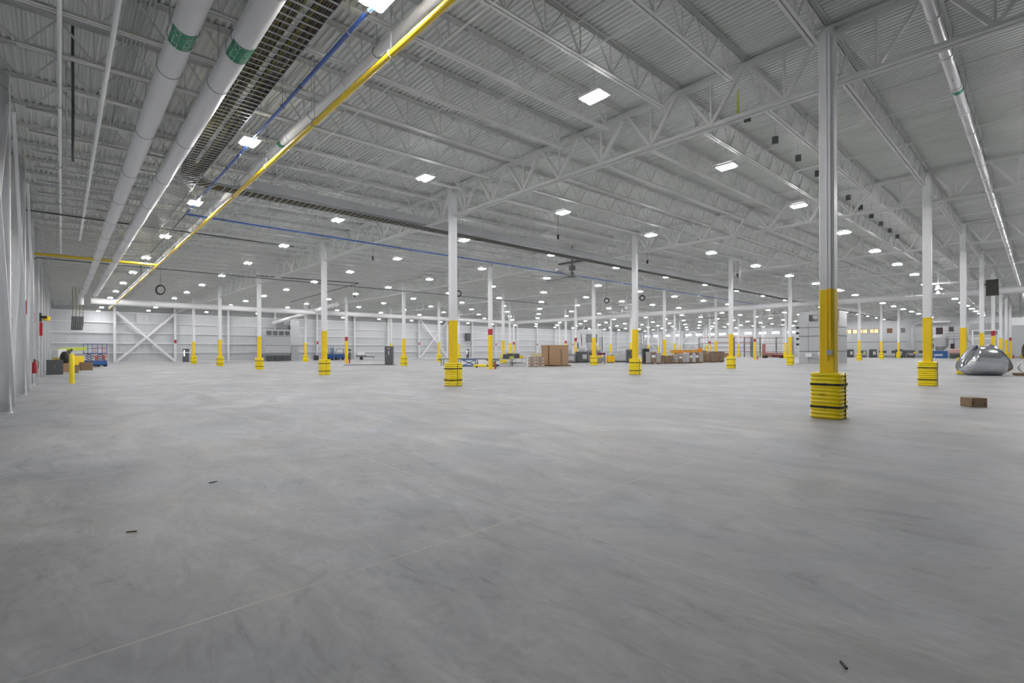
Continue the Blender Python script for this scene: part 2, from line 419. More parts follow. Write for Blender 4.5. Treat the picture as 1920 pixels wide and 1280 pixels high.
# ------------------------------------------------------------------ columns
REDC = {(0, 4), (0, 7), (2, 1), (2, 5), (3, 3), (3, 6), (4, 1), (4, 4), (5, 4)}
def sqtube(w, z0, z1, b=.02):
    return MB().cbox((0, 0, (z0 + z1) / 2), (w, w, z1 - z0), b)
CW = .305
meshes = dict(yel=sqtube(CW + .006, .02, 3.05, .02).mesh('painted_base', YEL), red=sqtube(CW + .007, 3.05, 3.62, .02).mesh('red_band', RED),
              base=MB().box((0, 0, .01), (.5, .5, .02)).mesh('base_plate', YEL),
              cap=MB().box((0, 0, 0), (.34, .42, .03)).mesh('cap_plate', WHITE))
def linko(name, me, parent, loc=(0, 0, 0)):
    o = bpy.data.objects.new(name, me); COL.objects.link(o); o.parent = parent; o.location = loc; return o
shafts = {}
def guard_mesh():
    prof = []
    n = 46; Hh = 1.07
    for i in range(n + 1):
        z = Hh * i / n; rib = .017 * math.sin(z / .089 * 2 * PI - PI / 2)
        if abs(z - .275) < .035 or abs(z - .80) < .035: rib = .004
        if i == 0 or i == n: rib = -.02
        prof.append((z, rib))
    vs = []; fs = []; S = 28
    def sq(a, hw):   # superellipse square
        c, s = math.cos(a), math.sin(a); e = 7
        r = hw / ((abs(c) ** e + abs(s) ** e) ** (1 / e)); return r * c, r * s
    for z, rib in prof:
        for k in range(S):
            x, y = sq(2 * PI * (k + .5) / S, .325 + rib); vs.append((x, y, z))
    for i in range(n):
        for k in range(S): fs.append((i * S + k, i * S + (k + 1) % S, (i + 1) * S + (k + 1) % S, (i + 1) * S + k))
    # top ring down to the column
    t = len(vs)
    for z, hw in ((Hh, .17), (0, .17)):
        for k in range(S):
            x, y = sq(2 * PI * (k + .5) / S, hw); vs.append((x, y, z))
    for k in range(S):
        k2 = (k + 1) % S
        fs += [(n * S + k, n * S + k2, t + k2, t + k), (t + k, t + k2, t + S + k2, t + S + k), (t + S + k, t + S + k2, k2, k)]
    m = MB(); m.add(vs, fs); return m, sq
gm, sqf = guard_mesh()
GM = gm.mesh('guard_shell', YGUARD, True)
def strap_mesh(z):
    m = MB(); S = 28; vs = []; fs = []
    for zz, hw in ((z - .024, .329), (z - .024, .338), (z + .024, .338), (z + .024, .329)):
        for k in range(S): x, y = sqf(2 * PI * (k + .5) / S, hw); vs.append((x, y, zz))
    for i in range(4):
        j = (i + 1) % 4
        for k in range(S): fs.append((i * S + k, i * S + (k + 1) % S, j * S + (k + 1) % S, j * S + k))
    m.add(vs, fs); m.box((-.338, .0, z), (.012, .06, .055)); return m.mesh('strap', BLACK)
SM = [strap_mesh(.275), strap_mesh(.80)]
SEAM = MB().box((.0, -.33, .535), (.006, .03, 1.05)).mesh('seam', BLACK)
LBL = MB().box((-.345, .05, .565), (.004, .13, .014)).mesh('label', BLACK)
def put_guard(x, y, lab):
    g = thing('column_guard', lab, 'column guard', (x, y, 0), 0, 'ribbed yellow guards around the columns')
    linko('guard_shell', GM, g); linko('strap', SM[0], g); linko('strap', SM[1], g); linko('seam', SEAM, g); linko('label', LBL, g)
for q in range(0, 6):
    for r in range(0, 9):
        if r == 8 and q < 3: continue
        x, y = r * B, q * A; top = roof(x) - .135
        red = (q, r) in REDC
        where = '%s from near end on %s column line from left wall' % (nth(q + 1), nth(r + 1))
        c = thing('steel_column', ('white column, red-banded yellow base, ' if red else 'white column, yellow base, ') + where, 'column', (x, y, 0), 0, 'square steel columns')
        key = round(top, 2)
        if key not in shafts: shafts[key] = sqtube(CW, .02, top, .02).mesh('shaft', WHITE)
        linko('shaft', shafts[key], c); linko('painted_base', meshes['yel'], c); linko('base_plate', meshes['base'], c); linko('cap_plate', meshes['cap'], c, (0, 0, top - .01))
        if red:
            linko('red_band', meshes['red'], c)
            e = thing('fire_extinguisher', 'small red extinguisher beside red-banded column, ' + where.replace(' from left wall', ''), 'fire extinguisher', (x + .28, y - .34, 0), 0, 'extinguishers at the red-banded columns')
            MB().lathe([(.08, 0), (.085, .04), (.085, .5), (.05, .6), (.03, .64)], n=12).build('tank', RED, e, True)
            MB().box((0, 0, .68), (.05, .12, .08)).build('handle', BLACK, e)
        else:
            put_guard(x, y, 'yellow ribbed guard round column ' + where)
        if (q, r) == (0, 0):
            MB().box((-.172, -.072, 2.35), (.035, .05, 1.4)).build('raceway', YEL, c); MB().box((-.172, -.072, (3.05 + top) / 2 - .1), (.035, .05, top - 3.25)).build('raceway', WHITE, c)
            MB().path([(-.168, -.015, 1.35), (-.168, -.015, 3.05)], .011, 8).build('conduit', YEL, c, True); MB().path([(-.168, -.015, 3.05), (-.168, -.015, top - .1)], .011, 8).build('conduit', WHITE, c, True)
            MB().cbox((-.195, -.07, 1.55), (.08, .12, .12), .008).build('outlet_box', LGREY, c)
# wall columns: wide flange
def hsec(hx, hz, axis):
    m = MB(); f = .3; t = .03
    if axis == 'X':  # web along X (left/right walls)
        for s in (-1, 1): m.box((s * (hx / 2 - t / 2), 0, hz / 2), (t, f, hz))
        m.box((0, 0, hz / 2), (hx - 2 * t, .02, hz))
    else:
        for s in (-1, 1): m.box((0, s * (hx / 2 - t / 2), hz / 2), (f, t, hz))
        m.box((0, 0, hz / 2), (.02, hx - 2 * t, hz))
    m.box((0, 0, .02), (hx + .06 if axis == 'X' else f + .1, f + .1 if axis == 'X' else hx + .06, .04)); return m
WCL = hsec(.54, 8.95, 'X').mesh('wall_column', WHITE)
n = 0
for k in range(0, 12):
    y = (k * .5) * A + (.0)
    o = bpy.data.objects.new('wall_post', WCL); COL.objects.link(o); o.location = (-14.66, y, 0); n += 1
    tag(o, 'deep white wide-flange post on left wall, %s from near end' % nth(n), 'wall post', 'deep posts along the left wall')
WCF = hsec(.3, 9.0, 'Y').mesh('wall_post', WHITE)
n = 0
for k in range(-1, 18):
    x = k * B / 2; n += 1
    o = bpy.data.objects.new('wall_post', WCF); COL.objects.link(o); o.location = (x, Y1 - .38, 0)
    tag(o, 'slim white post against far end wall, %s from left corner' % nth(n), 'wall post', 'posts along the far end wall')
    if k in (0, 3, 6, 9, 11, 13):
        MB().box((0, -.17, 3.32), (.31, .02, .56)).build('red_band', RED, o)
n = 0
for k in range(6, 12):
    y = k * A / 2; n += 1
    o = bpy.data.objects.new('wall_post', hsec(.3, 9.0, 'X').mesh('wall_post', WHITE)); COL.objects.link(o); o.location = (X1 - .40, y, 0)
    tag(o, 'slim white post against right daylight wall, %s from office block' % nth(n), 'wall post', 'posts along the right wall')
# cross bracing
def brace(name, lab, pts, w=.16, g='wall bracing'):
    t = thing(name, lab, 'brace', (0, 0, 0), 0, g)
    for p, q in pts: MB().bar(p, q, w).build('diagonal', WHITE, t)
yb = Y1 - .62
brace('cross_brace', 'large white X-brace on far wall near left corner', [((-7.4, yb, .15), (-.1, yb, 7.7)), ((-7.4, yb - .2, 7.7), (-.1, yb - .2, .15))], .33)
brace('cross_brace', 'white X-brace on far wall behind the middle columns', [((45.3, yb, .15), (52.6, yb, 8.6)), ((45.3, yb - .2, 8.6), (52.6, yb - .2, .15))], .25)
for i, k in enumerate((1, 2, 3)):
    ya, yc = k * A / 2 + .15, (k + 1) * A / 2 - .15
    brace('cross_brace', 'slender white X-brace between left wall posts, %s from near end' % nth(i + 1), [((-14.42, ya, .2), (-14.42, yc, 8.1)), ((-14.33, ya, 8.1), (-14.33, yc, .2))], .075)
for ya, yc, w in ((83.4, 90.4, 'nearest the far corner'), (68.3, 75.6, 'second from the far corner')):
    X = X1 - .75; ym = (ya + yc) / 2
    t = thing('portal_frame', 'white chevron-braced frame on right daylight wall, ' + w, 'brace', (0, 0, 0), 0, 'wall bracing')
    MB().box((X, ym, 3.9), (.3, yc - ya, .45)).build('cross_beam', WHITE, t)
    for s in (-1, 1):
        MB().bar((X, ym + s * (yc - ya) / 2, .1), (X, ym + s * .2, 3.7), .2).build('diagonal', WHITE, t)
        MB().bar((X, ym + s * (yc - ya) / 2, 4.1), (X, ym + s * .6, 7.8), .2).build('diagonal', WHITE, t)
        MB().box((X, ym + s * (yc - ya) / 2, 4), (.3, .3, 8)).build('post', WHITE, t)

# ------------------------------------------------------------------ lights
HS = MB().cbox((0, 0, 0), (.47, .66, .07), .015); HS.box((0, 0, .065), (.12, .10, .07)); HSM = HS.mesh('housing', WHITE)
LN = MB(); sec = [(-.066, 0), (-.062, -.03), (-.04, -.050), (.04, -.050), (.062, -.03), (.066, 0)]
LN.prism(sec, -.22, .22, 'Y')
for s_ in (-1, 1):
    LN.add([(x * k_, s_ * y_, z * k_) for y_, k_ in ((.22, 1), (.255, .9), (.28, .6)) for x, z in sec], [(g * 6 + i, g * 6 + (i + 1) % 6, g * 6 + 6 + (i + 1) % 6, g * 6 + 6 + i) for g in (0, 1) for i in range(6)] + [tuple(range(12, 18))])
LNM = LN.mesh('lens', LED)
UPM = MB().box((0, 0, 0), (.40, .5, .012)).mesh('uplight_strip', emit('uplight_strip', (1, .985, .97), .9))
HG = MB().path([(0, -.14, .09), (0, 0, .30), (0, .14, .09)], .006, 5); HG.path([(0, 0, .30), (0, 0, .72)], .006, 5); HGM = HG.mesh('hanger', GALVD)
XR = [(-9.45, 7.62), (-3.77, 7.88), (3.7, 8.06)] + [((k + .75) * B, 8.2) for k in range(0)] + [(.745 * B + k * B / 2, 8.2) for k in range(17)]
for i, (x, z) in enumerate(XR):
    for j in range(-1 if i >= 2 else 0, 12):
        y = (.265 + .5 * j) * A
        if x > OX - 1 and y < OY: continue
        if i == 0: y = (.275 + .508 * j) * A
        if y > Y1 - 1: continue
        l = thing('high_bay_light', 'twin-lens LED high-bay light, %s from near end, %s row from left wall' % (nth(j + (2 if i >= 2 else 1)), nth(i + 1)), 'ceiling light', (x, y, z), 0, 'twin-lens LED high-bay lights')
        linko('housing', HSM, l); linko('lens', LNM, l, (-.118, 0, -.036)); linko('lens', LNM, l, (.118, 0, -.036)); linko('hanger', HGM, l); linko('uplight_strip', UPM, l, (0, 0, .042))

# ------------------------------------------------------------------ overhead services
def hang_rods(parent, pts, rad, mtl=GALVD):
    for x, y, z in pts:
        m = MB(); m.path([(x + rad * math.cos(a), y, z + rad * math.sin(a)) for a in [2 * PI * k / 16 for k in range(16)]], .012, 5, closed=True)
        m.path([(x, y, z + rad), (x, y, roof(x) - .02)], .007, 5); m.build('hanger', mtl, parent)
def bend_text(parent, body, px, py, pz, rad, size, off, mtl):
    cu = bpy.data.curves.new('lettering', 'FONT'); cu.body = body; cu.size = size; cu.align_x = 'CENTER'; cu.align_y = 'CENTER'; cu.extrude = .001
    tmp = bpy.data.objects.new('lettering', cu); COL.objects.link(tmp)
    dg = bpy.context.evaluated_depsgraph_get(); me = bpy.data.meshes.new_from_object(tmp.evaluated_get(dg)); bpy.data.objects.remove(tmp)
    for v in me.vertices:
        a = -PI / 2 + off + v.co.y / rad; r = rad + v.co.z
        v.co = (px + r * math.cos(a), py + v.co.x, pz + r * math.sin(a))
    me.materials.clear(); me.materials.append(mtl)
    o = bpy.data.objects.new('lettering', me); COL.objects.link(o); o.parent = parent; return o
for px, lab, ly in ((-11.8, 'large white insulated pipe nearest the left wall, green marker', 6.9), (-10.94, 'large white insulated pipe beside the cable tray, green marker', 6.65)):
    pz = 7.3; rad = .205
    p = thing('insulated_pipe', lab, 'pipe', (0, 0, 0), 0, 'pair of large white insulated pipes')
    left = px < -11
    yend = 58.5 if left else 60
    pts = [(px, -15, pz), (px, yend, pz)]
    if left: pts += [(px - .12, yend + .4, pz - .05), (px - .2, yend + .55, pz - .3), (px - .2, yend + .55, pz - 1.1)]
    MB().path(pts, rad, 32).build('jacket', DUCT, p, True)
    for k in range(18):
        y = -10.5 + 3.785 * k
        m = MB(); m.path([(px + (rad + .004) * math.cos(a), y, pz + (rad + .004) * math.sin(a)) for a in [2 * PI * j / 24 for j in range(24)]], .011, 5, closed=True)
        m.path([(px, y, pz + rad), (px, y, roof(px) - .02)], .007, 5); m.box((px - .02, y, pz + rad + .05), (.06, .05, .08)); m.build('hanger', GALVD, p)
    mk = MB(); vs = []; fs = []; nn = 14
    for i in range(nn + 1):
        a = -PI / 2 - 1.15 + 2.0 * i / nn
        for yy in (-.29, .29):
            for rr in (rad + .003, rad + .009): vs.append((px + rr * math.cos(a), ly + yy, pz + rr * math.sin(a)))
    for i in range(nn):
        a = 4 * i; b = a + 4
        fs += [(a, b, b + 2, a + 2), (a + 1, a + 3, b + 3, b + 1), (a, a + 1, b + 1, b), (a + 2, b + 2, b + 3, a + 3)]
    mk.add(vs, fs); mko = mk.build('marker', GREEN, p)
    bend_text(mko, 'CHILLED' if left else 'CHILLED', px, ly, pz, rad + .011, .15, -.60, GTEXT)
    bend_text(mko, 'WATER', px, ly, pz, rad + .011, .15, .28, GTEXT)
    for yy in (-.2, .2): MB().path([(px + (rad + .012) * math.cos(a), ly + yy, pz + (rad + .012) * math.sin(a)) for a in [2 * PI * j / 20 for j in range(20)]], .004, 4, closed=True).build('tie_band', DARK, mko)
# transfer ducts
def pipe(name, lab, cat, pts, r, mtl, n=14, hang=None, group=None, couplings=None, cm=None, bands=()):
    t = thing(name, lab, cat, (0, 0, 0), 0, group)
    MB().path(pts, r, n).build('run', mtl, t, True)
    if hang: hang_rods(t, hang, r + .012)
    if couplings:
        for c, ax in couplings:
            d = Vector((.05, 0, 0)) if ax == 'X' else Vector((0, .05, 0))
            MB().path([Vector(c) - d, Vector(c) + d], r * 1.18, n).build('coupling', cm or mtl, t, True)
    for c, ax in bands:
        d = Vector((.11, 0, 0)) if ax == 'X' else Vector((0, .11, 0))
        MB().path([Vector(c) - d, Vector(c) + d], r * 1.04, n).build('green_band', GREEN, t, True)
    return t
Xb = -9.42
pipe('air_pipe', 'blue compressed-air pipe running beside the cable tray', 'pipe', [(Xb, -15, 7.6), (Xb, 21.7, 7.6)], .042, BLUE, 12, [(Xb, -6 + 3.785 * k, 7.6) for k in range(8)], couplings=[((Xb, -2 + 3.3 * k, 7.6), 'Y') for k in range(8)], cm=DARK)
pipe('air_pipe', 'long blue compressed-air pipe crossing the hall under the joists', 'pipe', [(Xb, 21.75, 7.6), (62, 21.75, 7.6)], .04, BLUE, 10, [(-6 + 6 * k, 21.75, 7.6) for k in range(11)], couplings=[((-8 + 4.5 * k, 21.75, 7.6), 'X') for k in range(15)], cm=DARK)
pipe('air_pipe', 'slim dark pipe continuing beyond the blue pipe corner', 'pipe', [(Xb, 21.85, 7.6), (Xb, 38, 7.6), (Xb, 38, 7.0)], .025, DARK, 8)
Yg = -8.84
pipe('gas_pipe', 'bright yellow gas pipe running the length of the hall', 'pipe', [(Yg, -15, 7.2), (Yg, 78, 7.2), (Yg, 78.3, 7.1)], .062, YPIPE, 16, [(Yg, -6.5 + 3.785 * k, 7.2) for k in range(22)])
pipe('gas_pipe', 'yellow gas branch pipe crossing to the left wall', 'pipe', [(Yg, 35.1, 7.2), (X0 + .1, 35.1, 7.2)], .075, YPIPE, 12, [(-13.6, 35.1, 7.2)])
pipe('air_pipe', 'thin dark blue pipe under the yellow branch pipe', 'pipe', [(30, 37.0, 7.25), (X0 + .5, 37.0, 7.25), (X0 + .3, 37.0, 7.1), (X0 + .3, 37, 4.8)], .03, DARK, 8)
Xw = -8.35
pipe('drain_pipe', 'white drain pipe running beside the yellow gas pipe', 'pipe', [(Xw, -15, 8.1), (Xw, 88, 8.1)], .10, DUCT, 18, [(Xw, -5 + 3.785 * k, 8.1) for k in range(20)], couplings=[((Xw, -4 + 4 * k, 8.1), 'Y') for k in range(14)], bands=[((Xw, 12.6, 8.1), 'Y')])
Yr = -2.0
pipe('drain_pipe', 'white drain pipe overhead beyond the nearest column', 'pipe', [(-12, Yr, 8.2), (119, Yr, 8.2)], .105, DUCT, 18, [(-3.6 + 3 * k, Yr, 8.2) for k in range(20)], couplings=[((-2.6 + 1.9 * k, Yr, 8.2), 'X') for k in range(24)], bands=[((3.3, Yr, 8.2), 'X')])
pipe('spiral_duct', 'big white round duct crossing the hall in the distance', 'duct', [(-11, 67.6, 7.3), (53.4, 67.6, 7.3)], .36, DUCT, 16, [(-8 + 7.5 * k, 67.6, 7.3) for k in range(9)])
pipe('spiral_duct', 'big white round duct running toward the office block side', 'duct', [(53.6, 68.2, 7.3), (53.6, -8, 7.3)], .36, DUCT, 16, [(53.6, -4 + 7.5 * k, 7.3) for k in range(10)])
pipe('spiral_duct', 'white round duct sloping to the air handler', 'duct', [(13.5, 60, 7.9), (13.6, 86.5, 6.6)], .3, DUCT, 14)
pipe('sprinkler_pipe', 'white overhead sprinkler pipe directly above the camera side aisle', 'pipe', [(-13.42, -12, 8.1), (-13.42, 40, 8.1)], .04, WHITE, 8, [(-13.42, -3 + 5.7 * k, 8.1) for k in range(7)])
pipe('sprinkler_pipe', 'white overhead pipe between the conduits and big pipe', 'pipe', [(-12.62, -12, 8.05), (-12.62, 34, 8.05)], .05, WHITE, 8)
pipe('sprinkler_pipe', 'dark main pipe crossing near the left wall', 'pipe', [(X0 + .3, 27.4, 8.0), (-3, 27.4, 8.0)], .035, DARK, 8)
for i in range(6):
    x = -12.32 + i * .075
    o = MB().path([(x, -12, 8.92), (x, 26 - 2 * i, 8.92)], .017, 6).build('conduit', LGREY)
    tag(o, 'thin grey conduit, %s of six beside the big insulated pipe' % nth(i + 1), 'conduit', 'bundle of thin conduits')
pipe('conduit_drop', 'dark vertical conduit hanging near the left wall', 'conduit', [(-13.2, 11.5, 9.05), (-13.2, 11.5, 5.95)], .028, DARK, 8)
pipe('conduit_drop', 'pale vertical conduit behind the dark one', 'conduit', [(-13.3, 13.3, 9.05), (-13.3, 13.3, 6.4)], .02, LGREY, 8)
pipe('riser_pipe', 'black sprinkler riser on the left wall', 'pipe', [(X0 + .35, 42.5, 8.2), (X0 + .35, 42.5, 4.2)], .09, BLACK, 12)
# L-shaped black hose line
pipe('dark_pipe', 'black L-shaped pipe hanging under the joists mid-hall', 'pipe', [(-1, 42.6, 8.2), (7.6, 41.1, 8.2), (7.75, 41.4, 8.2), (8.9, 64, 8.2)], .035, BLACK, 8)

# cable tray with cables
XT0, XT1, ZT, YT = -10.56, -9.74, 7.8, 17.6
YTa, YTb = YT - .3, YT + .3
tr = thing('cable_tray', 'wide ladder cable tray full of cables beside the large white pipes', 'cable tray', (0, 0, 0), 0, 'ladder cable trays')
m = MB()
for x in (XT0, XT1): m.box((x, (YT + 13.6 - 15) / 2, ZT + .05), (.015, YT + 13.6 + 15, .10))
m.build('side_rail', GALVD, tr)
RUNG = MB().box((0, 0, 0), (XT1 - XT0, .03, .022)).mesh('rung', GALVD)
m = MB(); y = -2.0; nr = 0
while y < 31.1:
    if nr < 100: linko('rung', RUNG, tr, ((XT0 + XT1) / 2, y, ZT + .012))
    else: m.box(((XT0 + XT1) / 2, y, ZT + .012), (XT1 - XT0, .03, .022))
    y += .2286; nr += 1
m.build('rung', GALVD, tr)['kind'] = 'stuff'
MB().box(((XT0 + XT1) / 2, 31.3, ZT + .05), (.84, .02, .1)).build('end_plate', GALVD, tr)
tb = thing('cable_tray', 'long cable tray crossing the hall behind the second column', 'cable tray', (0, 0, 0), 0, 'ladder cable trays')
XE = 118
m = MB(); arc = [( XT1 + .75 - .75 * math.cos(t), YTa - .75 + .75 * math.sin(t)) for t in [k * PI / 16 for k in range(9)]]
for yy in (YTa, YTb):
    rr = .75 if yy == YTa else 1.45
    cx_, cy_ = XT1 + .75, YTa - .75
    ar = [(cx_ - rr * math.cos(t) , cy_ + rr * math.sin(t), ZT + .05) for t in [k * PI / 16 for k in range(9)]]
    for a, b in zip(ar, ar[1:]): m.bar(a, b, .015, .1)
    m.box(((cx_ + XE) / 2, cy_ + rr, ZT + .05), (XE - cx_, .015, .1))
m.build('side_rail', GALVD, tb)
RUNGB = MB().box((0, 0, 0), (.03, .7, .022)).mesh('rung', GALVD)
m = MB(); x = XT1 + .9; nr = 0
while x < XE:
    if nr < 93: linko('rung', RUNGB, tb, (x, cy_ + 1.1, ZT + .012))
    else: m.box((x, cy_ + 1.1, ZT + .012), (.03, .7, .022))
    x += .2286 if x < 45 else .46; nr += 1
for k in range(1, 8):
    t = k * PI / 16; m.bar((cx_ - .75 * math.cos(t), cy_ + .75 * math.sin(t), ZT + .012), (cx_ - 1.45 * math.cos(t), cy_ + 1.45 * math.sin(t), ZT + .012), .03, .02)
m.build('rung', GALVD, tb)['kind'] = 'stuff'
MB().box(((cx_ + 1 + XE) / 2, cy_ + .66, ZT + .26), (XE - cx_ - 1, .04, .34)).build('cover_rail', LGREY, tb)
cols = [CAB_B, CAB_Y, CAB_R, CAB_R, CAB_B, CAB_Y]
for i in range(40):
    grp = i % 2; u = min(1, max(0, (i // 2) / 19 + random.uniform(-.03, .03)))
    xa = XT0 + .06 + (0 if grp == 0 else .44) + u * .30
    rad = .011 + .008 * random.random(); mt = cols[random.randrange(6)]
    rr = 1.38 - u * .55 if grp == 0 else 1.36 - u * .5
    zz = ZT + .04 + (0.025 if i % 3 == 0 else 0)
    pts = [(xa + .01 * math.sin(yy * 1.3 + i), yy, zz) for yy in [-14.5 + 2.2 * k for k in range(14)]]
    # crossing cables in the middle
    yt = cy_ - (.2 if grp else .6)
    pts.append((xa, yt - .8, zz))
    for k in range(1, 8):
        t = k * PI / 16; pts.append((cx_ - rr * math.cos(t), cy_ + rr * math.sin(t), zz))
    pts += [(x, cy_ + rr + .008 * math.sin(x + i), zz) for x in (cx_ + .3, 2, 16, 40, 75, XE - .5)]
    m = MB().path(pts, rad, 6); m.build('cable', mt, tb if grp else tr, True)
for i in range(7):   # loose loops between the two bands
    y0 = .8 + i * .33; sg = random.uniform(-.05, .05)
    MB().path([(XT0 + .10, y0, ZT + .06), (XT0 + .3, y0 + .5, ZT + .09), (XT0 + .42, y0 + 1.1, ZT + .07), (XT0 + .40 + sg, y0 + 1.9, ZT + .06), (XT0 + .52, y0 + 2.6, ZT + .07), (XT0 + .6, y0 + 3.4, ZT + .06)], .015, 6).build('cable', [CAB_B, CAB_Y][i % 2], tr, True)
rods = MB()
for k in range(12):
    for x in (XT0 - .03, XT1 + .03): rods.path([(x, -12 + k * 3.785, ZT), (x, -12 + k * 3.785, roof(x))], .006, 5)
rods.build('hanger_rods', GALVD, tr)
rods = MB()
for k in range(26):
    for yy in (cy_ + .72, cy_ + 1.48): rods.path([(-7 + k * 4.6, yy, ZT), (-7 + k * 4.6, yy, roof(-7 + k * 4.6))], .007, 5)
rods.build('hanger_rods', GALVD, tb)
tc = thing('cable_tray', 'short dark cable tray crossing above the two large pipes', 'cable tray', (0, 0, 0), 0, 'ladder cable trays')
m = MB()
for yy in (4.0, 4.5): m.box((-12.2, yy, 8.02), (3.6, .015, .1))
for k in range(15): m.box((-13.9 + k * .24, 4.25, 7.985), (.03, .5, .02))
m.build('side_rail', GALVD, tc)
for k in range(6): MB().path([(-13.9, 4.06 + k * .075, 8.02), (-10.5, 4.06 + k * .075, 8.02)], .022, 6).build('cable', [CAB_B, CAB_R][k % 2], tc)

# dark tags in a row under the deck
for i in range(11):
    x = 2.55 + 2.39 * i
    o = MB().box((x, 2.85, 8.95), (.02, .20, .26)).build('deck_tag', DGREY); o.data.transform(Matrix.Translation((x, 2.85, 8.95)) @ Matrix.Rotation(.3, 4, 'Z') @ Matrix.Translation((-x, -2.85, -8.95)))
    t_ = MB().path([(x, 2.85, 9.07), (x, 2.85, roof(x))], .004, 4).build('wire', DARK, o)
    tag(o, 'small dark square tag hanging under the deck, %s from the nearest column' % nth(i + 1), 'tag', 'dark tags under the deck')
o = MB().prism([(-.07, 0), (.07, 0), (.06, .35), (.01, .68), (-.03, .4)], -.01, .01, 'Y').build('warning_ribbon', LIME); o.location = (.0, 2.1, 7.98); tag(o, 'lime ribbon tied on the girder beside the nearest column', 'ribbon')

# fans
def fan(x, y, z, R, mtl, lab, nb=6, bm=None):
    f = thing('ceiling_fan', lab, 'fan', (x, y, z))
    MB().lathe([(.10, -.08), (.30, -.05), (.32, .05), (.16, .12), (.12, .3)], n=18).build('hub', mtl, f, True)
    m = MB().path([(0, 0, .25), (0, 0, 1.0)], .06, 8); m.cbox((0, 0, .62), (.4, .34, .34), .03); m.build('motor', mtl, f)
    MB().box((0, 0, 1.05), (.2, 2.6, .12)).build('mount_beam', mtl, f)
    MB().path([(0, 0, 1.1), (0, 0, roof(x) - z - .2)], .05, 8).build('downrod', mtl, f)
    for k in range(nb):
        a = 2 * PI * k / nb + .35
        b = MB().box((R / 2 + .12, 0, 0), (R - .2, .2, .025)); b.box((R, 0, .04), (.02, .2, .12))
        o = b.build('blade', bm or mtl, f); o.rotation_euler = (.16, 0, a)
fan(14.3, 20.0, 7.1, 3.0, DARK, 'dark large ceiling fan hanging near the long cable tray', 6, MGREY)
fan(49.4, 3.3, 7.0, 2.6, WHITE, 'white large ceiling fan above the shiny duct fitting side')
fan(49.0, 12.2, 7.0, 2.6, WHITE, 'white large ceiling fan above the grey booth')
fan(66, 33, 7.0, 2.6, DARK, 'small-looking dark ceiling fan far down the hall')
fan(45, 36, 7.0, 2.6, WHITE, 'white large ceiling fan above the grey machines')
fan(38, 66, 7.0, 2.6, WHITE, 'white large ceiling fan beyond the round duct')
# hanging coils and plug drops
for x, y, z, r, l in ((-7.1, 48.2, 7.0, .42, 'black cable coil ring hanging on the left side aisle'), (13.9, 33.5, 7.0, .28, 'black cable coil hanging beside the second column'), (29.7, 28.2, 7.0, .28, 'black hose coil hanging left of the third-row column'), (30.3, 24.2, 7.0, .28, 'black hose coil hanging right of the third-row column')):
    c = thing('cable_coil', l, 'cable coil', (x, y, z), math.radians(-43), 'hanging coils')
    m = MB()
    for k in range(3): m.path([((r - .03 * k) * math.cos(a), .02 * k, (r - .03 * k) * math.sin(a)) for a in [2 * PI * j / 20 for j in range(20)]], .03, 6, closed=True)
    m.build('coil', BLACK, c, True); MB().path([(0, 0, r), (0, 0, roof(x) - z)], .012, 5).build('cord', BLACK, c)
for i, (x, y, z) in enumerate(((17.5, 15.7, 8.0), (7.0, 14.85, 8.0), (28.8, 14.0, 8.0), (2.0, 27.0, 7.9), (10, 47, 7.6))):
    c = thing('plug_drop', 'dark plug cluster hanging from a joist, %s by distance' % nth(i + 1), 'plug cluster', (x, y, z), .4 * i, 'dark plug clusters')
    MB().cbox((0, 0, -.05), (.12, .1, .22), .02).build('plug', BLACK, c)
    MB().bar((0, 0, -.05), (.13, .02, .12), .07).build('plug', BLACK, c)
    MB().path([(0, 0, .05), (0, 0, roof(x) - z)], .01, 5).build('cord', BLACK, c)
# drop frames (thin white hanging conduits)
for i, (x, y) in enumerate(((24, 12.5), (34, 33), (20, 38))):
    pipe('conduit_drop', 'thin grey conduit drop in mid-hall, %s by distance' % nth(i + 1), 'conduit', [(x, y, 8.6), (x + 1.6, y, 8.6), (x + 1.6, y, 6.9)], .03, LGREY, 6)

# ------------------------------------------------------------------ things on and along the left side
def bollard(x, y, h, lab):
    b = thing('bollard', lab, 'bollard', (x, y, 0))
    MB().lathe([(.10, 0), (.105, .02), (.105, h - .06), (.08, h - .015), (.03, h)], n=20).build('post', YGUARD, b, True)
    MB().lathe([(.15, 0), (.15, .012)], n=20).build('base_plate', YEL, b)
bollard(-13.0, 31.0, 1.55, 'yellow bollard standing near the left wall')
def box_obj(name, lab, cat, x, y, d, mtl, rz=0, z=0, group=None, extras=True):
    t = thing(name, lab, cat, (x, y, z), rz, group)
    MB().cbox((0, 0, d[2] / 2), d, .012).build('body', mtl, t); return t
t = box_obj('steel_cabinet', 'low charcoal cabinet against the left wall', 'cabinet', -13.75, 45.6, (.9, .7, 1.05), DGREY)
MB().box((0, -.356, .55), (.02, .01, .3)).build('handle', GALV, t); MB().box((0, 0, 1.06), (.94, .74, .03)).build('top', DARK, t)
def carton(name, lab, x, y, d, rz, mtl=CARD, z=0, tape=True, group=None):
    t = thing(name, lab, 'cardboard box', (x, y, z), rz, group)
    MB().cbox((0, 0, d[2] / 2), d, .006).build('carton', mtl, t)
    MB().box((0, 0, d[2] + .002), (d[0], .06, .005)).build('tape', CARDD, t)
    m = MB().box((0, -d[1] / 4 - .003, d[2] + .003), (d[0] * .99, d[1] / 2 - .02, .004)); m.box((0, d[1] / 4 + .003, d[2] + .003), (d[0] * .99, d[1] / 2 - .02, .004)); m.build('flap', mtl, t)
    return t
carton('cardboard_box', 'long cardboard carton behind the yellow bollard', -13.3, 51.5, (1.3, .8, .75), .1)
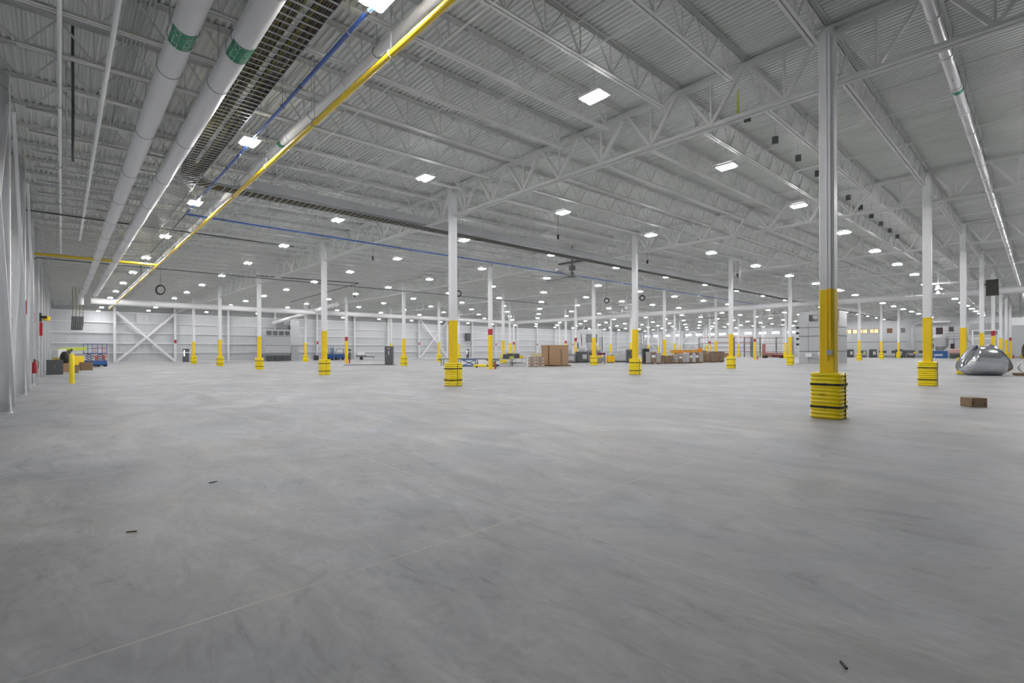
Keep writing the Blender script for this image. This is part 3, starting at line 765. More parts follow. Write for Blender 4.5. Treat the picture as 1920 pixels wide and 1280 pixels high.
carton('cardboard_box', 'brown carton at the right end of the left wall group', -11.75, 55.4, (.85, .7, .72), .1, CARDD)
carton('cardboard_box', 'small open carton just right of the yellow bollard', -12.65, 48.0, (.38, .4, .6), .5, CARDD)
def scissor_lift(x, y, rz, mtl, w, l, h, plat, lab, rail):
    t = thing('scissor_lift', lab, 'scissor lift', (x, y, 0), rz)
    MB().cbox((0, 0, .45), (w, l, .5), .05).build('chassis', mtl, t)
    m = MB()
    for k in range(3):
        z0_ = .72 + k * (plat - .72) / 3; z1_ = .72 + (k + 1) * (plat - .72) / 3
        for s in (-1, 1): m.bar((s * w * .4, -l * .38, z0_), (s * w * .4, l * .38, z1_), .05); m.bar((s * w * .35, l * .38, z0_), (s * w * .35, -l * .38, z1_), .05)
    m.build('scissor_arms', mtl, t)
    MB().box((0, 0, plat), (w, l, .12)).build('platform', mtl, t)
    m = MB()
    for sx in (-1, 1):
        for yy in (-l / 2, 0, l / 2): m.box((sx * w * .47, yy * .96, plat + .55), (.04, .04, 1.1))
        for z in (.55, 1.08): m.box((sx * w * .47, 0, plat + z), (.04, l, .04))
    for sy in (-1, 1):
        for z in (.55, 1.08): m.box((0, sy * l * .48, plat + z), (w, .04, .04))
    m.build('guard_rail', rail, t)
    for sx in (-1, 1):
        for sy in (-1, 1):
            o = MB().lathe([(.2, -.08), (.2, .08)], n=14).build('wheel', BLACK, t); o.rotation_euler = (0, PI / 2, 0); o.location = (sx * w * .46, sy * l * .34, .2)
scissor_lift(-10.6, 69, .3, BLUEM, 1.4, 2.4, 0, 1.5, 'blue scissor lift with railed platform beyond the left cartons', BLUEM)
scissor_lift(-10.0, 72.5, .2, ORRED, .9, 1.5, 0, 1.1, 'small orange scissor lift beside the blue lift', ORRED)
t = thing('boom_lift', 'yellow boom machine behind the charcoal cabinet', 'boom lift', (-12.9, 62.5, 0), .4)
MB().cbox((0, 0, .8), (1.6, 2.4, .9), .08).build('chassis', YEL, t); MB().bar((-.8, 0, 1.9), (1.6, .3, 2.0), .3).build('boom', LIME, t)
MB().cbox((-.7, 0, 1.5), (.7, 1.0, .9), .06).build('cab', WHITE, t); MB().bar((-.2, 0, 1.2), (.3, 0, 1.95), .2).build('boom_link', DARK, t)
for sx in (-1, 1):
    for sy in (-1, 1):
        o = MB().lathe([(.38, -.12), (.38, .12)], n=16).build('wheel', BLACK, t); o.rotation_euler = (0, PI / 2, 0); o.location = (sx * .8, sy * .8, .38)
t = thing('floor_scrubber', 'black rounded floor machine behind the charcoal cabinet', 'floor scrubber', (-13.2, 50.2, .75), .3)
MB().lathe([(.22, 0), (.3, .1), (.3, .6), (.2, .85), (.08, .95)], n=14).build('body', BLACK, t, True); MB().path([(0, 0, .8), (.2, -.3, 1.1)], .03, 6).build('handle', BLACK, t)
# wall-mounted left
def wall_box(name, lab, cat, x, y, z, d, mtl, extra=None):
    t = thing(name, lab, cat, (x, y, z)); MB().cbox((0, 0, 0), d, .01).build('cabinet', mtl, t)
    MB().box((d[0] / 2 + .006, 0, 0), (.01, d[1] * .8, d[2] * .8)).build('door', mtl, t); return t
o = MB().box((-14.37, A + .0, 3.32), (.02, .31, .5)).build('red_sign', RED); tag(o, 'red plate on the second left wall post', 'sign')
o.location = (-.0, 7.57, 0)
o = MB().box((-14.37, A, 3.32), (.02, .31, .5)).build('red_sign', RED); tag(o, 'red plate on a left wall post past the bracing', 'sign'); o.location = (0, 3.785 * 4, 0)
t = thing('fire_extinguisher', 'red extinguisher on a stand between left wall posts', 'fire extinguisher', (-14.25, A * 1.5 + 3.2, .72))
MB().lathe([(.07, 0), (.08, .04), (.08, .42), (.05, .5), (.03, .53)], n=14).build('tank', RED, t, True); MB().box((0, 0, .57), (.05, .12, .07)).build('handle', BLACK, t); MB().box((-.12, 0, -.1), (.04, .1, 1.2)).build('stand', WHITE, t); MB().path([(0, .05, .56), (.12, .05, .5), (.11, .05, .2)], .014, 6).build('hose', BLACK, t)
t = thing('valve_station', 'red and black valve station on the left wall riser', 'valve', (X0 + .45, 42.5, 3.6))
MB().cbox((0, -.1, -.4), (.35, .5, .9), .02).build('cabinet', RED, t)
MB().path([(0, 0, .1), (0, 0, .7)], .14, 12).build('valve_body', BLACK, t); MB().path([(0, -.3, .4), (.4, -.3, .4)], .09, 10).build('valve_arm', BLACK, t)
MB().lathe([(.18, 0), (.2, .1), (.2, .25), (.1, .32)], (.35, .15, .2), 14).build('yellow_wheel', YEL, t, True)
t = wall_box('electrical_panel', 'grey electrical panel standing on the left wall', 'electrical panel', X0 + .5, 40.5, 1.0, (.25, .7, 2.0), LGREY)
t = thing('hanging_conduit_bundle', 'bundle of dark hoses hanging near the far left corner', 'hoses', (-12.2, 60.5, 4.4))
for i in range(7):
    MB().path([(i * .12 - .4, 0, 3.6), (i * .12 - .35, .1 * (i % 2), 1.6), (i * .13 - .4, 0, .7)], .03, 6).build('cable', [CAB_Y, LGREY][i % 2], t)
    MB().path([(i * .13 - .4, 0, .75), (i * .13 - .42, .1, 0), (i * .12 - .45, .05, -.6)], .06, 7).build('hose', DARK, t)

# ------------------------------------------------------------------ far wall equipment
t = thing('air_handler', 'big grey air handling unit with four dark louvres by the far wall', 'air handler', (14.3, 88.0, 0))
MB().cbox((0, 0, 3.4), (4.2, 3.2, 4.2), .04).build('casing', LGREY, t)
MB().box((0, 0, .75), (4.0, 3.0, 1.1)).build('base', MGREY, t)
for k in range(4):
    fr = MB().box((-1.5 + k * 1.0, -1.62, 4.85), (.95, .04, .85)).build('louvre', LGREY, t)
    m = MB()
    for j in range(6): m.box((-1.5 + k, -1.65, 4.55 + j * .12), (.78, .03, .09))
    m.build('louvre_blades', DARK, fr)
for z in (1.4, 2.7, 4.3): MB().box((0, -1.61, z), (4.15, .03, .05)).build('seam_strip', DARK, t)
for k in range(3): MB().cbox((-1.4 + k * 1.35, -1.62, .5), (1.15, .3, .9), .02).build('equipment_bay', DARK, t)
t = thing('metal_duct', 'tall galvanised duct rising beside the air handler', 'duct', (17.7, 88.9, 0))
MB().cbox((0, 0, 5.0), (1.6, 1.6, 4.6), .03).build('trunk', GALV, t); MB().cbox((-.9, 0, 7.0), (1.6, 1.0, 1.2), .03).build('elbow', LGREY, t); MB().path([(-.95, -.9, 6.2), (-.95, -.9, 3.2)], .12, 8).build('downpipe', DARK, t)
MB().box((0, 0, 1.35), (1.3, 1.2, 2.7)).build('stand', LGREY, t)
def forklift(x, y, rz, mtl, lab):
    t = thing('forklift', lab, 'forklift', (x, y, 0), rz)
    MB().cbox((0, 0, .7), (1.1, 1.9, .9), .08).build('body', mtl, t)
    m = MB()
    for sx in (-.45, .45):
        m.bar((sx, -.8, 1.1), (sx, -.7, 2.1), .07); m.bar((sx, .7, 1.1), (sx, .5, 2.1), .07)
    m.box((0, -.1, 2.12), (1.0, 1.3, .06)); m.build('overhead_guard', DARK, t)
    m = MB()
    for sx in (-.3, .3): m.box((sx, -1.05, 1.2), (.12, .12, 2.3))
    m.build('mast', mtl, t)
    for sx in (-.25, .25): MB().box((sx, -1.6, .1), (.12, 1.1, .05)).build('fork', DARK, t)
    for sx in (-.5, .5):
        for sy in (-.6, .6):
            o = MB().lathe([(.28, -.1), (.28, .1)], n=14).build('wheel', BLACK, t); o.rotation_euler = (0, PI / 2, 0); o.location = (sx, sy, .28)
forklift(23.0, 86.6, .5, BLUEM, 'blue forklift partly behind a yellow column')
forklift(25.6, 87.4, 1.2, BLUEM, 'blue machine with dark guard right of the forklift')
t = thing('standing_door', 'freestanding charcoal door unit with a small lite', 'door unit', (15.05, 48.75, 0), math.radians(-43))
MB().cbox((0, 0, 1.12), (.95, .5, 2.2), .02).build('cabinet', DGREY, t); MB().box((0, -.26, 1.45), (.14, .02, .5)).build('lite', LGREY, t); MB().box((0, -.26, 1.95), (.34, .02, .12)).build('notice', PINK, t)
MB().box((-.3, -.27, 1.05), (.05, .03, .06)).build('knob', WHITE, t); MB().box((-.6, 0, .02), (2.9, .6, .04)).build('floor_plate', DARK, t)
t = thing('trailer_generator', 'white towable generator with tongue by the far wall', 'generator', (30.1, 86.8, 0), math.radians(-20))
MB().cbox((-.4, 0, 1.15), (1.4, 1.0, .7), .08).build('hood', WHITE, t); MB().box((-.4, 0, .72), (1.8, 1.1, .2)).build('frame', BLACK, t); MB().bar((.4, 0, .6), (2.2, 0, .55), .12).build('tongue', BLACK, t); MB().path([(2.0, 0, .5), (2.0, 0, 0.02)], .04, 6).build('jack', DARK, t)
for s in (-1, 1):
    o = MB().lathe([(.3, -.09), (.3, .09)], n=16).build('wheel', BLACK, t); o.rotation_euler = (PI / 2, 0, 0); o.location = (-.3, s * .55, .3)
o = MB().cbox((58.6, Y1 - .75, 5.0), (1.3, .5, 1.9), .03).build('unit_heater', DARK); tag(o, 'black heater box hung on the far wall', 'heater')
o = MB().path([(16.0, 49.6, .03), (13.2, 51.0, .03), (11, 52.3, .03)], .04, 6).build('floor_hose', BLACK); tag(o, 'black hose lying on the floor left of the charcoal door unit', 'hose')
t = thing('wall_vent', 'square white louvred vent high on the far wall', 'vent', (-4.25, Y1 - .25, 6.9)); m = MB()
m.box((0, 0, .52), (1.3, .1, .08)); m.box((0, 0, -.52), (1.3, .1, .08)); m.box((-.61, 0, 0), (.08, .1, 1.0)); m.box((.61, 0, 0), (.08, .1, 1.0)); m.build('frame', WHITE, t); MB().box((0, .03, 0), (1.15, .04, .95)).build('panel', LINER_X, t)
for x, w in ((22.2, .8), (26.6, .4)):
    o = MB().cbox((x, Y1 - .9, .45), (w, .5, .9), .03).build('waste_bin', DARK); tag(o, ('wide' if w > .5 else 'narrow') + ' dark bin standing at the foot of the far wall', 'bin')

# ------------------------------------------------------------------ middle ground
# roller conveyor
t = thing('roller_conveyor', 'long low roller conveyor on thin legs behind the second column', 'conveyor', (17.2, 41.4, 0), math.atan2(-6.4, 4.4))
Lc = 8.4
m = MB()
for s in (-1, 1): m.box((Lc / 2, s * .38, .76), (Lc, .05, .12))
m.build('side_rail', MGREY, t)
m = MB(); 
for k in range(60): m.path([(.1 + k * .139, -.36, .78), (.1 + k * .139, .36, .78)], .03, 6)
m.build('rollers', GALVD, t)
for k in range(5):
    m = MB()
    for s in (-1, 1): m.box((.3 + k * 1.95, s * .36, .36), (.06, .05, .72))
    m.box((.3 + k * 1.95, 0, .3), (.04, .7, .04)); m.build('leg', DARK, t)
def lift_table(x, y, lab):
    t = thing('lift_table', lab, 'lift table', (x, y, 0), math.radians(-43))
    MB().box((0, 0, .68), (1.5, .9, .08)).build('table_top', BLUEM, t); MB().box((0, 0, .06), (1.5, .8, .1)).build('base_frame', BLUEM, t)
    m = MB()
    for s in (-.35, .35): m.bar((-.65, s, .1), (.65, s, .64), .06); m.bar((.65, s * .9, .1), (-.65, s * .9, .64), .06)
    m.build('scissor_arms', BLUEM, t)
lift_table(18.6, 38.0, 'blue scissor lift table beside the second column')
lift_table(20.6, 36.4, 'blue scissor lift table behind the yellow pallet truck')
t = thing('pallet_truck', 'low yellow pallet truck with black forks', 'pallet truck', (16.6, 33.2, 0), math.radians(-43))
MB().cbox((-.3, 0, .2), (1.3, .5, .22), .05).build('body', YGUARD, t)
for s in (-.15, .15): MB().box((.85, s, .14), (1.2, .12, .07)).build('fork', BLACK, t)
for s in (-.22, .22):
    o = MB().lathe([(.09, -.04), (.09, .04)], n=12).build('wheel', BLACK, t); o.rotation_euler = (PI / 2, 0, 0); o.location = (-.6, s, .09)
def bench_machine(x, y, rz, w, h, lab, acc=LIME, name='bench_machine'):
    t = thing(name, lab, 'machine', (x, y, 0), rz)
    MB().box((0, 0, h), (w, .8, .06)).build('table_top', LGREY, t)
    for sx in (-1, 1):
        for sy in (-1, 1): MB().box((sx * (w / 2 - .05), sy * .35, h / 2), (.06, .06, h)).build('leg', LGREY, t)
    MB().box((0, 0, h * .35), (w * .9, .6, .05)).build('shelf', DARK, t)
    MB().cbox((-w * .1, 0, h + .28), (w * .35, .5, .5), .04).build('machine_head', DARK, t)
    MB().cbox((w * .2, .05, h + .16), (w * .25, .4, .26), .03).build('hopper', acc, t)
    MB().path([(-w * .3, 0, h), (-w * .3, 0, h + .8), (0, 0, h + .9)], .03, 6).build('arm', LGREY, t)
R43 = math.radians(-43)
bench_machine(21.4, 34.9, R43, 1.9, .75, 'bench machine with green hopper left of the wooden crates', LIME)
bench_machine(23.2, 35.2, R43, 1.7, .8, 'bench machine with dark head just left of the wooden crates', YEL)
bench_machine(25.5, 38.6, R43, 2.4, .8, 'bench machine in the second row behind the crates', LGREY)
# crates
ang = math.atan2(-.68, .73)
for i in range(2):
    for k in range(3):
        x, y = 22.35 + i * .62, 32.2 - i * .58
        t = thing('wooden_crate', 'slatted pinkish crate in the %s stack, %s from the floor' % (('left', 'right')[i], nth(k + 1)), 'crate', (x, y, k * .33), ang, 'crates stacked beside the big cartons')
        MB().box((0, 0, .17), (.78, .8, .24)).build('body', CRATE, t)
        m = MB()
        for z in (.03, .3): m.box((0, -.41, z), (.8, .03, .05)); m.box((-.4, 0, z), (.03, .8, .05))
        m.build('slat', WOOD, t); MB().box((-.05, -.412, .17), (.3, .01, .08)).build('stencil', DARK, t)
carton('cardboard_box', 'cream carton lying on top of the wooden crates', 22.65, 31.95, (1.1, .6, .38), ang, mat('cream_board', (.62, .55, .35), .7), .995)
# big cartons on pallet
t = thing('wooden_pallet', 'low pallet under the two tall cartons', 'pallet', (25.55, 31.75, 0), 0)
MB().box((0, 0, .12), (2.5, 2.3, .03)).build('deck_board', WOOD, t)
m = MB()
for yy in (-1, 0, 1): m.box((0, yy, .05), (2.5, .1, .1))
m.build('stringer', WOOD, t)
def tall_carton(x, y, d, lab, slot):
    t = thing('tall_carton', lab, 'cardboard box', (x, y, .137), 0, 'tall brown cartons')
    MB().box((0, 0, d[2] / 2), d).build('sleeve', CARD, t)
    MB().box((0, 0, d[2] + .03), (d[0] + .08, d[1] + .08, .1)).build('lid', CARD, t)
    if slot: MB().box((-.35, -d[1] / 2 - .004, d[2] * .42), (.3, .01, d[2] * .84)).build('dark_gap', CARDD, t)
    MB().lathe([(.03, 0), (.03, .01)], n=10).build('sticker', WHITE, t).location = (-d[0] / 2 - .01, 0, d[2] * .65)
tall_carton(25.35, 32.7, (1.2, 1.0, 2.0), 'tall brown carton, rear one of the pair', False)
tall_carton(25.55, 31.4, (1.6, 1.3, 2.0), 'tall brown carton with a dark gap, front one of the pair', True)
# grey machines & yellow tubs
def machine(x, y, rz, d, lab, mtl=MGREY, top=None):
    t = thing('grey_machine', lab, 'machine', (x, y, 0), rz)
    MB().cbox((0, 0, .08), (d[0], d[1], .16), .02).build('plinth', DARK, t)
    MB().cbox((0, 0, .16 + (d[2] - .16) / 2), (d[0] * .98, d[1] * .96, d[2] - .16), .05).build('enclosure', mtl, t)
    MB().box((d[0] * .2, -d[1] / 2 + .01, d[2] * .55), (d[0] * .35, .02, d[2] * .4)).build('access_door', LGREY, t)
    MB().box((-d[0] * .28, -d[1] / 2 + .01, d[2] * .7), (d[0] * .2, .02, d[2] * .2)).build('control_panel', DARK, t)
    if top: MB().cbox((0, 0, d[2] + top / 2), (d[0] * .5, d[1] * .5, top), .03).build('top_unit', LGREY, t)
    return t
machine(36.6, 39.7, R43, (2.0, 1.4, 1.2), 'grey machine with low bed right of the tall cartons', MGREY, .5)
machine(38.2, 38.6, R43, (1.6, 1.4, 1.5), 'taller grey machine beside the yellow tubs', DGREY, .4)
def tub(x, y, w, lab):
    t = thing('yellow_tub', lab, 'tub', (x, y, 0), R43, 'yellow open tubs')
    m = MB()
    for s in (-1, 1): m.box((s * w / 2, 0, .5), (.04, 1.0, .8)); m.box((0, s * .5, .5), (w, .04, .8))
    m.box((0, 0, .12), (w, 1.0, .04)); m.build('body', mat('amber_plastic', (.85, .50, .01), .4) if 'amber_plastic' not in MATS else MATS['amber_plastic'], t)
    MB().box((0, 0, .05), (w * .9, .9, .1)).build('base', BLACK, t)
    m = MB()
    for s in (-1, 1): m.box((s * w / 2, 0, .91), (.09, 1.08, .05)); m.box((0, s * .5, .91), (w + .09, .09, .05))
    m.build('rim', YGUARD, t)
tub(38.9, 36.7, 1.5, 'yellow tub left of the guarded column'); tub(40.3, 35.4, .9, 'yellow tub right of the guarded column')
machine(42.3, 39.8, R43, (2.0, 1.5, 1.7), 'grey process machine under the tall pipework frame', MGREY, .6)
t = thing('process_frame', 'tall white machine frame with pipes above the grey machines', 'machine', (46.5, 43.5, 0), R43)
m = MB()
for sx in (-1.4, 1.4):
    for sy in (-.8, .8): m.box((sx, sy, 2.4), (.12, .12, 4.8))
m.box((0, -.8, 4.8), (3.6, .16, .16)); m.box((0, .8, 4.8), (3.6, .16, .16)); m.build('frame', WHITE, t)
MB().cbox((.1, 0, 3.5), (1.6, 1.3, 1.3), .05).build('hopper', MGREY, t)
MB().lathe([(.25, 1.0), (.7, 2.0), (.75, 2.8)], (.1, 0, 0), 16).build('cone', LGREY, t, True)
MB().path([(-2.3, 0, 2.2), (-2.0, 0, 3.6), (-1.0, 0, 5.3)], .09, 8).build('pipe', WHITE, t, True)
MB().path([(-1.9, .2, 2.0), (-2.1, .2, 3.2), (-1.5, .2, 4.4), (-1.3, .2, 2.4)], .10, 8).build('hose', DARK, t, True)
MB().box((1.6, 0, 2.6), (.3, .9, 2.2)).build('ladder_panel', MGREY, t)
machine(44.2, 37.2, R43, (2.6, 1.2, 1.25), 'long grey cabinet machine left of the rolling cabinet', LGREY, .25)
machine(42.0, 33.4, R43, (1.1, .9, 1.75), 'dark rolling tool cabinet left of the third guarded column', DGREY)
t = thing('tool_trolley', 'trolley with dark red top between the yellow tubs', 'trolley', (33.2, 31.6, 0), R43)
MB().cbox((0, 0, 1.25), (1.0, .6, .25), .1).build('cover', mat('maroon_cloth', (.16, .03, .04), .8), t); MB().box((0, 0, .55), (.8, .5, .5)).build('bin', MGREY, t)
for sx in (-.42, .42):
    for sy in (-.25, .25): MB().box((sx, sy, .6), (.05, .05, 1.2)).build('leg', DARK, t)
t = thing('tool_trolley', 'dark trolley just left of the third guarded column', 'trolley', (37.6, 29.9, 0), R43)
MB().cbox((0, 0, .85), (.7, .6, .7), .03).build('bin', mat('brown_plastic', (.10, .06, .04), .6), t); MB().box((.1, 0, 1.3), (.4, .5, .3)).build('tray', PINK, t)
for sx in (-.3, .3):
    for sy in (-.25, .25): MB().box((sx, sy, .3), (.05, .05, .6)).build('leg', BLACK, t)
o = machine(38.4, 28.9, R43, (.7, .9, 1.85), 'black narrow cabinet right of the third guarded column', BLACK)
# palletised goods
def pallet_load(x, y, rz, w, d, h, mtl, lab, rows=1, extra=None):
    t = thing('pallet_load', lab, 'pallet load', (x, y, 0), rz, 'palletised goods in the middle of the hall')
    m = MB().box((0, 0, .125), (w, d, .025))
    for sx in (-.4, 0, .4): m.box((sx * w, 0, .055), (.1, d, .11))
    m.box((0, 0, .012), (w, d, .02)); m.build('pallet', WOOD, t)
    random.seed(int(x * 10)); nb = 3
    for i in range(nb):
        hh = (h - .14) * random.uniform(.82, 1.0)
        MB().cbox((-w / 2 + (i + .5) * w / nb, 0, .14 + hh / 2), (w / nb * .97, d * random.uniform(.88, .98), hh), .03).build('goods', mtl if i % 2 == 0 else (CARDD if mtl is WRAPB else WRAPB), t)
    MB().box((0, -d / 2 - .002, .14 + h * .5), (w * .25, .01, .3)).build('sheet', WHITE, t) if extra else None
pallet_load(38.9, 28.3, R43, 1.8, 1.2, 1.55, WRAP, 'clear-wrapped pallet of goods right of the black cabinet', extra=1)
pallet_load(41.3, 27.9, R43, 1.6, 1.2, 1.05, WRAPB, 'brown low pallet load behind a yellow column')
pallet_load(42.9, 27.0, R43, 1.4, 1.2, 1.25, WRAP, 'grey wrapped pallet load, third in the row', extra=1)
pallet_load(44.6, 26.5, R43, 1.2, 1.2, 1.4, LGREY, 'pale boxed pallet load in the middle of the row', extra=1)
pallet_load(46.3, 26.6, R43, 1.6, 1.2, 1.4, WRAP, 'grey wrapped pallet load with dark gap', extra=1)
pallet_load(50.5, 27.2, R43, 2.4, 1.2, 1.3, WRAPB, 'brown pallet load toward the right end of the row')
pallet_load(53.0, 26.9, R43, 1.8, 1.2, 1.5, WRAPB, 'dark wrapped pallet load at the right end of the row')
pallet_load(52, 31.0, R43, 2.2, 1.2, 1.4, WRAP, 'wrapped pallet load in the rear row left', extra=0)
pallet_load(57, 30.5, R43, 2.2, 1.2, 1.5, WRAP, 'wrapped pallet load in the rear row right', extra=0)
t = thing('beam_bundle', 'bundle of orange rack beams lying on stands behind the pallets', 'beams', (50.5, 30.2, 0), R43)
for s in (-1.3, 1.3): MB().box((s, 0, .62), (.2, .8, 1.24)).build('stand', DARK, t)
for k in range(4):
    for j in range(3): MB().box((0, -.4 + k * .26, 1.31 + j * .15), (3.9, .12, .13)).build('beam', ORANGE, t)
MB().box((2.05, 0, 1.2), (.3, 1.0, 1.5)).build('end_post', ORANGE, t)
# racking / red machinery far right-centre
def rack(x, y, rz, L_, h, levels, lab, mtl, goods=True):
    t = thing('storage_rack', lab, 'rack', (x, y, 0), rz, 'open racks near the right wall')
    nb = max(2, int(L_ / 3))
    for k in range(nb + 1):
        m = MB()
        for s in (-.5, .5): m.box((-L_ / 2 + k * L_ / nb, s, h / 2), (.1, .1, h))
        m.bar((-L_ / 2 + k * L_ / nb, -.5, .3), (-L_ / 2 + k * L_ / nb, .5, h - .3), .05); m.build('upright', DARK, t)
    for z in levels:
        m = MB()
        for s in (-.5, .5): m.box((0, s, z), (L_, .05, .08))
        m.build('beam', mtl, t)
    if goods:
        for k in range(nb):
            if k % 2: MB().cbox((-L_ / 2 + (k + .5) * L_ / nb, 0, .5), (L_ / nb * .7, .8, 1.0), .05).build('goods', CARDD if k % 3 else PINK, t)
REDR = mat('dull_red_beam', (.33, .12, .12), .5)
rack(96, 44.5, R43 - .3, 11, 4.6, (2.2, 3.2, 4.5), 'open storage rack with red beams left of the third-row column', REDR)
rack(106, 39.0, R43 - .3, 10, 4.6, (1.2, 3.1, 4.4), 'open storage rack with red beams right of the third-row column', REDR)
rack(113.5, 50, R43 - .3, 8, 5.0, (1.3, 3.6, 4.9), 'tall open rack close to the right wall', REDR, False)
for i, (x, y) in enumerate(((76, 43), (79, 41.5))):
    machine(x, y, R43, (1.6, 1.2, 1.5), 'brown boxed machine %s of the pair beyond the pallets' % ('left', 'right')[i], CARDD, .3)
t = thing('red_cart', 'long red flatbed cart left of the grey booth', 'cart', (93, 33.4, 0), R43)
MB().box((0, 0, .9), (4.2, 1.3, .25)).build('deck', REDR, t); MB().box((1, 0, .4), (2.0, 1.0, .5)).build('undercarriage', mat('dark_red', (.20, .03, .04), .5), t)
for sx in (-1.7, 1.7):
    o = MB().lathe([(.3, -.6), (.3, .6)], n=14).build('wheel', BLACK, t); o.rotation_euler = (PI / 2, 0, 0); o.location = (sx, 0, .3)
MB().box((-1.9, 0, 1.9), (.08, 1.2, 1.9)).build('headboard', REDR, t)
# grey booth
t = thing('spray_booth', 'tall grey panelled machine booth behind the nearest column', 'booth', (55.7, 14.8, 0))
MB().box((0, 0, 3.15), (3.3, 4.3, 6.3)).build('casing', MATS['light_grey_paint'], t)
for z in (1.45, 3.3, 4.35): MB().box((-1.665, 0, z), (.04, 4.3, .07)).build('seam_rail', DARK, t)
for y in (-1.4, -.2, 1.1): MB().box((-1.66, y, 2.5), (.03, .05, 4.8)).build('mullion', MGREY, t)
for y in (.55, -1.55): MB().box((-1.68, y, 5.5), (.03, .95, .8)).build('window', WGLASS, t)
for z in (1.45, 3.3, 4.35): MB().box((0, -2.165, z), (3.3, .04, .07)).build('seam_rail', DARK, t)
MB().path([(-1.75, .9, 1.2), (-1.9, .9, .75), (-1.9, 0, .6), (-1.85, -.5, .8), (-1.75, -.6, 1.2)], .05, 8).build('hose', LGREY, t, True)
MB().cbox((-1.85, 1.0, 1.0), (.35, .7, .5), .03).build('gauge_box', WHITE, t); MB().cbox((-1.85, -.4, 1.15), (.35, .7, .4), .03).build('gauge_box', WHITE, t)
MB().path([(-1.8, -.95, 1.0), (-1.8, -.95, 4.9)], .05, 8).build('conduit', DARK, t)
MB().box((-.4, 2.35, 2.6), (.7, .3, 3.8)).build('side_gear', WHITE, t)
for k in range(4): MB().lathe([(.16, 0), (.2, .1), (.16, .24)], (-.8, 2.55, 2.2 + k * .7), 10).build('valve', BLACK, t)
t = thing('floor_vacuum', 'small dark drum vacuum at the foot of the grey booth', 'vacuum', (53.4, 14.0, 0))
MB().lathe([(.28, .08), (.3, .12), (.3, .6), (.2, .75)], n=16).build('drum', DARK, t, True); MB().lathe([(.22, .75), (.2, .9), (.05, .95)], n=16).build('lid', LIME, t, True); MB().box((0, 0, .05), (.55, .55, .1)).build('base', BLACK, t)

# ------------------------------------------------------------------ right side
carton('cardboard_box', 'small closed cardboard box alone on the floor beyond the nearest column', 5.45, -2.14, (.37, .42, .25), .78, mat('worn_cardboard', (.30, .205, .13), .8, var=.2, scale=9))
bx = thing('box_print', 'x', 'x'); bpy.data.objects.remove(bx)
for o in [o for o in COL.objects if o.get('label', '').startswith('small closed cardboard box alone')]:
    m = MB()
    for y0, z0_ in ((.17, .15), (.17, .12), (.17, .09), (-.13, .11), (-.13, .07), (-.17, .09)): m.box((-.186, y0, z0_), (.002, .035, .02)); m.box((y0 * .9, -.211, z0_ + .02), (.03, .002, .025))
    m.build('print', BLACK, o)
# shiny segmented duct fitting
def gored_elbow(R, r, angs, ks, n=40):
    m = MB(); rings = []
    for a_, k in zip(angs, ks):
        a = -PI / 2 + math.radians(a_)
        rings.append([(r * math.sin(2 * PI * i / n), (R + r * math.cos(2 * PI * i / n)) * k * math.cos(a), (R + r * math.cos(2 * PI * i / n)) * k * math.sin(a)) for i in range(n)])
    zmin = min(p[2] for q in rings for p in q)
    vs = [(x, y, z - zmin + .01) for q in rings for x, y, z in q]; fs = []
    for g in range(len(rings) - 1):
        for i in range(n): j = (i + 1) % n; fs.append((g * n + i, g * n + j, (g + 1) * n + j, (g + 1) * n + i))
    m.add(vs, fs); return m, rings, zmin
k18, k6 = 1 / math.cos(math.radians(18)), 1 / math.cos(math.radians(5))
el, rings, zm = gored_elbow(1.55, .90, (-31, -18, 18, 31), (k6, k18, k18, k6))
SHINY = mat('shiny_galvanised', (.80, .82, .85), .17, metal=1.0, var=.12, scale=9, bump=.03)
t = thing('duct_elbow', 'large shiny segmented metal duct elbow on the floor at right', 'duct fitting', (28.75, -1.02, 0), math.radians(24))
o = el.build('shell', SHINY, t, True)
sm = o.modifiers.new('thickness', 'SOLIDIFY'); sm.thickness = .012
for g, q in enumerate(rings): MB().path([(x, y, z - zm + .01) for x, y, z in q], .014, 6, closed=True).build('seam' if 0 < g < 3 else 'rim', SHINY, t, True)
# round duct pieces on a pallet
t = thing('wooden_pallet', 'brown pallet under the round duct pieces at right edge', 'pallet', (30.2, -3.6, 0), .1)
MB().box((0, 0, .125), (1.6, 2.6, .03)).build('deck_board', WOOD, t); m = MB()
for xx in (-.7, 0, .7): m.box((xx, 0, .055), (.1, 2.6, .11))
m.build('stringer', WOOD, t)
for i, (y, z) in enumerate(((-2.85, .14), (-3.65, .14), (-4.4, .14), (-4.1, .84))):
    r = .37; L_ = 1.0
    o = MB(); vs = []; n_ = 28
    for x in (-L_ / 2, L_ / 2):
        for k in range(n_): vs.append((x, r * math.cos(2 * PI * k / n_), r * math.sin(2 * PI * k / n_)))
    o.add(vs, [(k, (k + 1) % n_, n_ + (k + 1) % n_, n_ + k) for k in range(n_)])
    t = thing('round_duct_piece', ('dull round duct piece on the pallet, %s from the shiny elbow' % nth(i + 1)) if i < 3 else 'dull round duct piece lying on top of the other pieces', 'duct piece', (30.0, y, z + r + .015), .12, 'round duct pieces on the pallet')
    s = o.build('shell', GALVD, t, True); s.modifiers.new('thickness', 'SOLIDIFY').thickness = .012
    MB().path([(-L_ / 2, r * math.cos(2 * PI * k / n_), r * math.sin(2 * PI * k / n_)) for k in range(n_)], .016, 6, closed=True).build('rim', GALV, t, True)
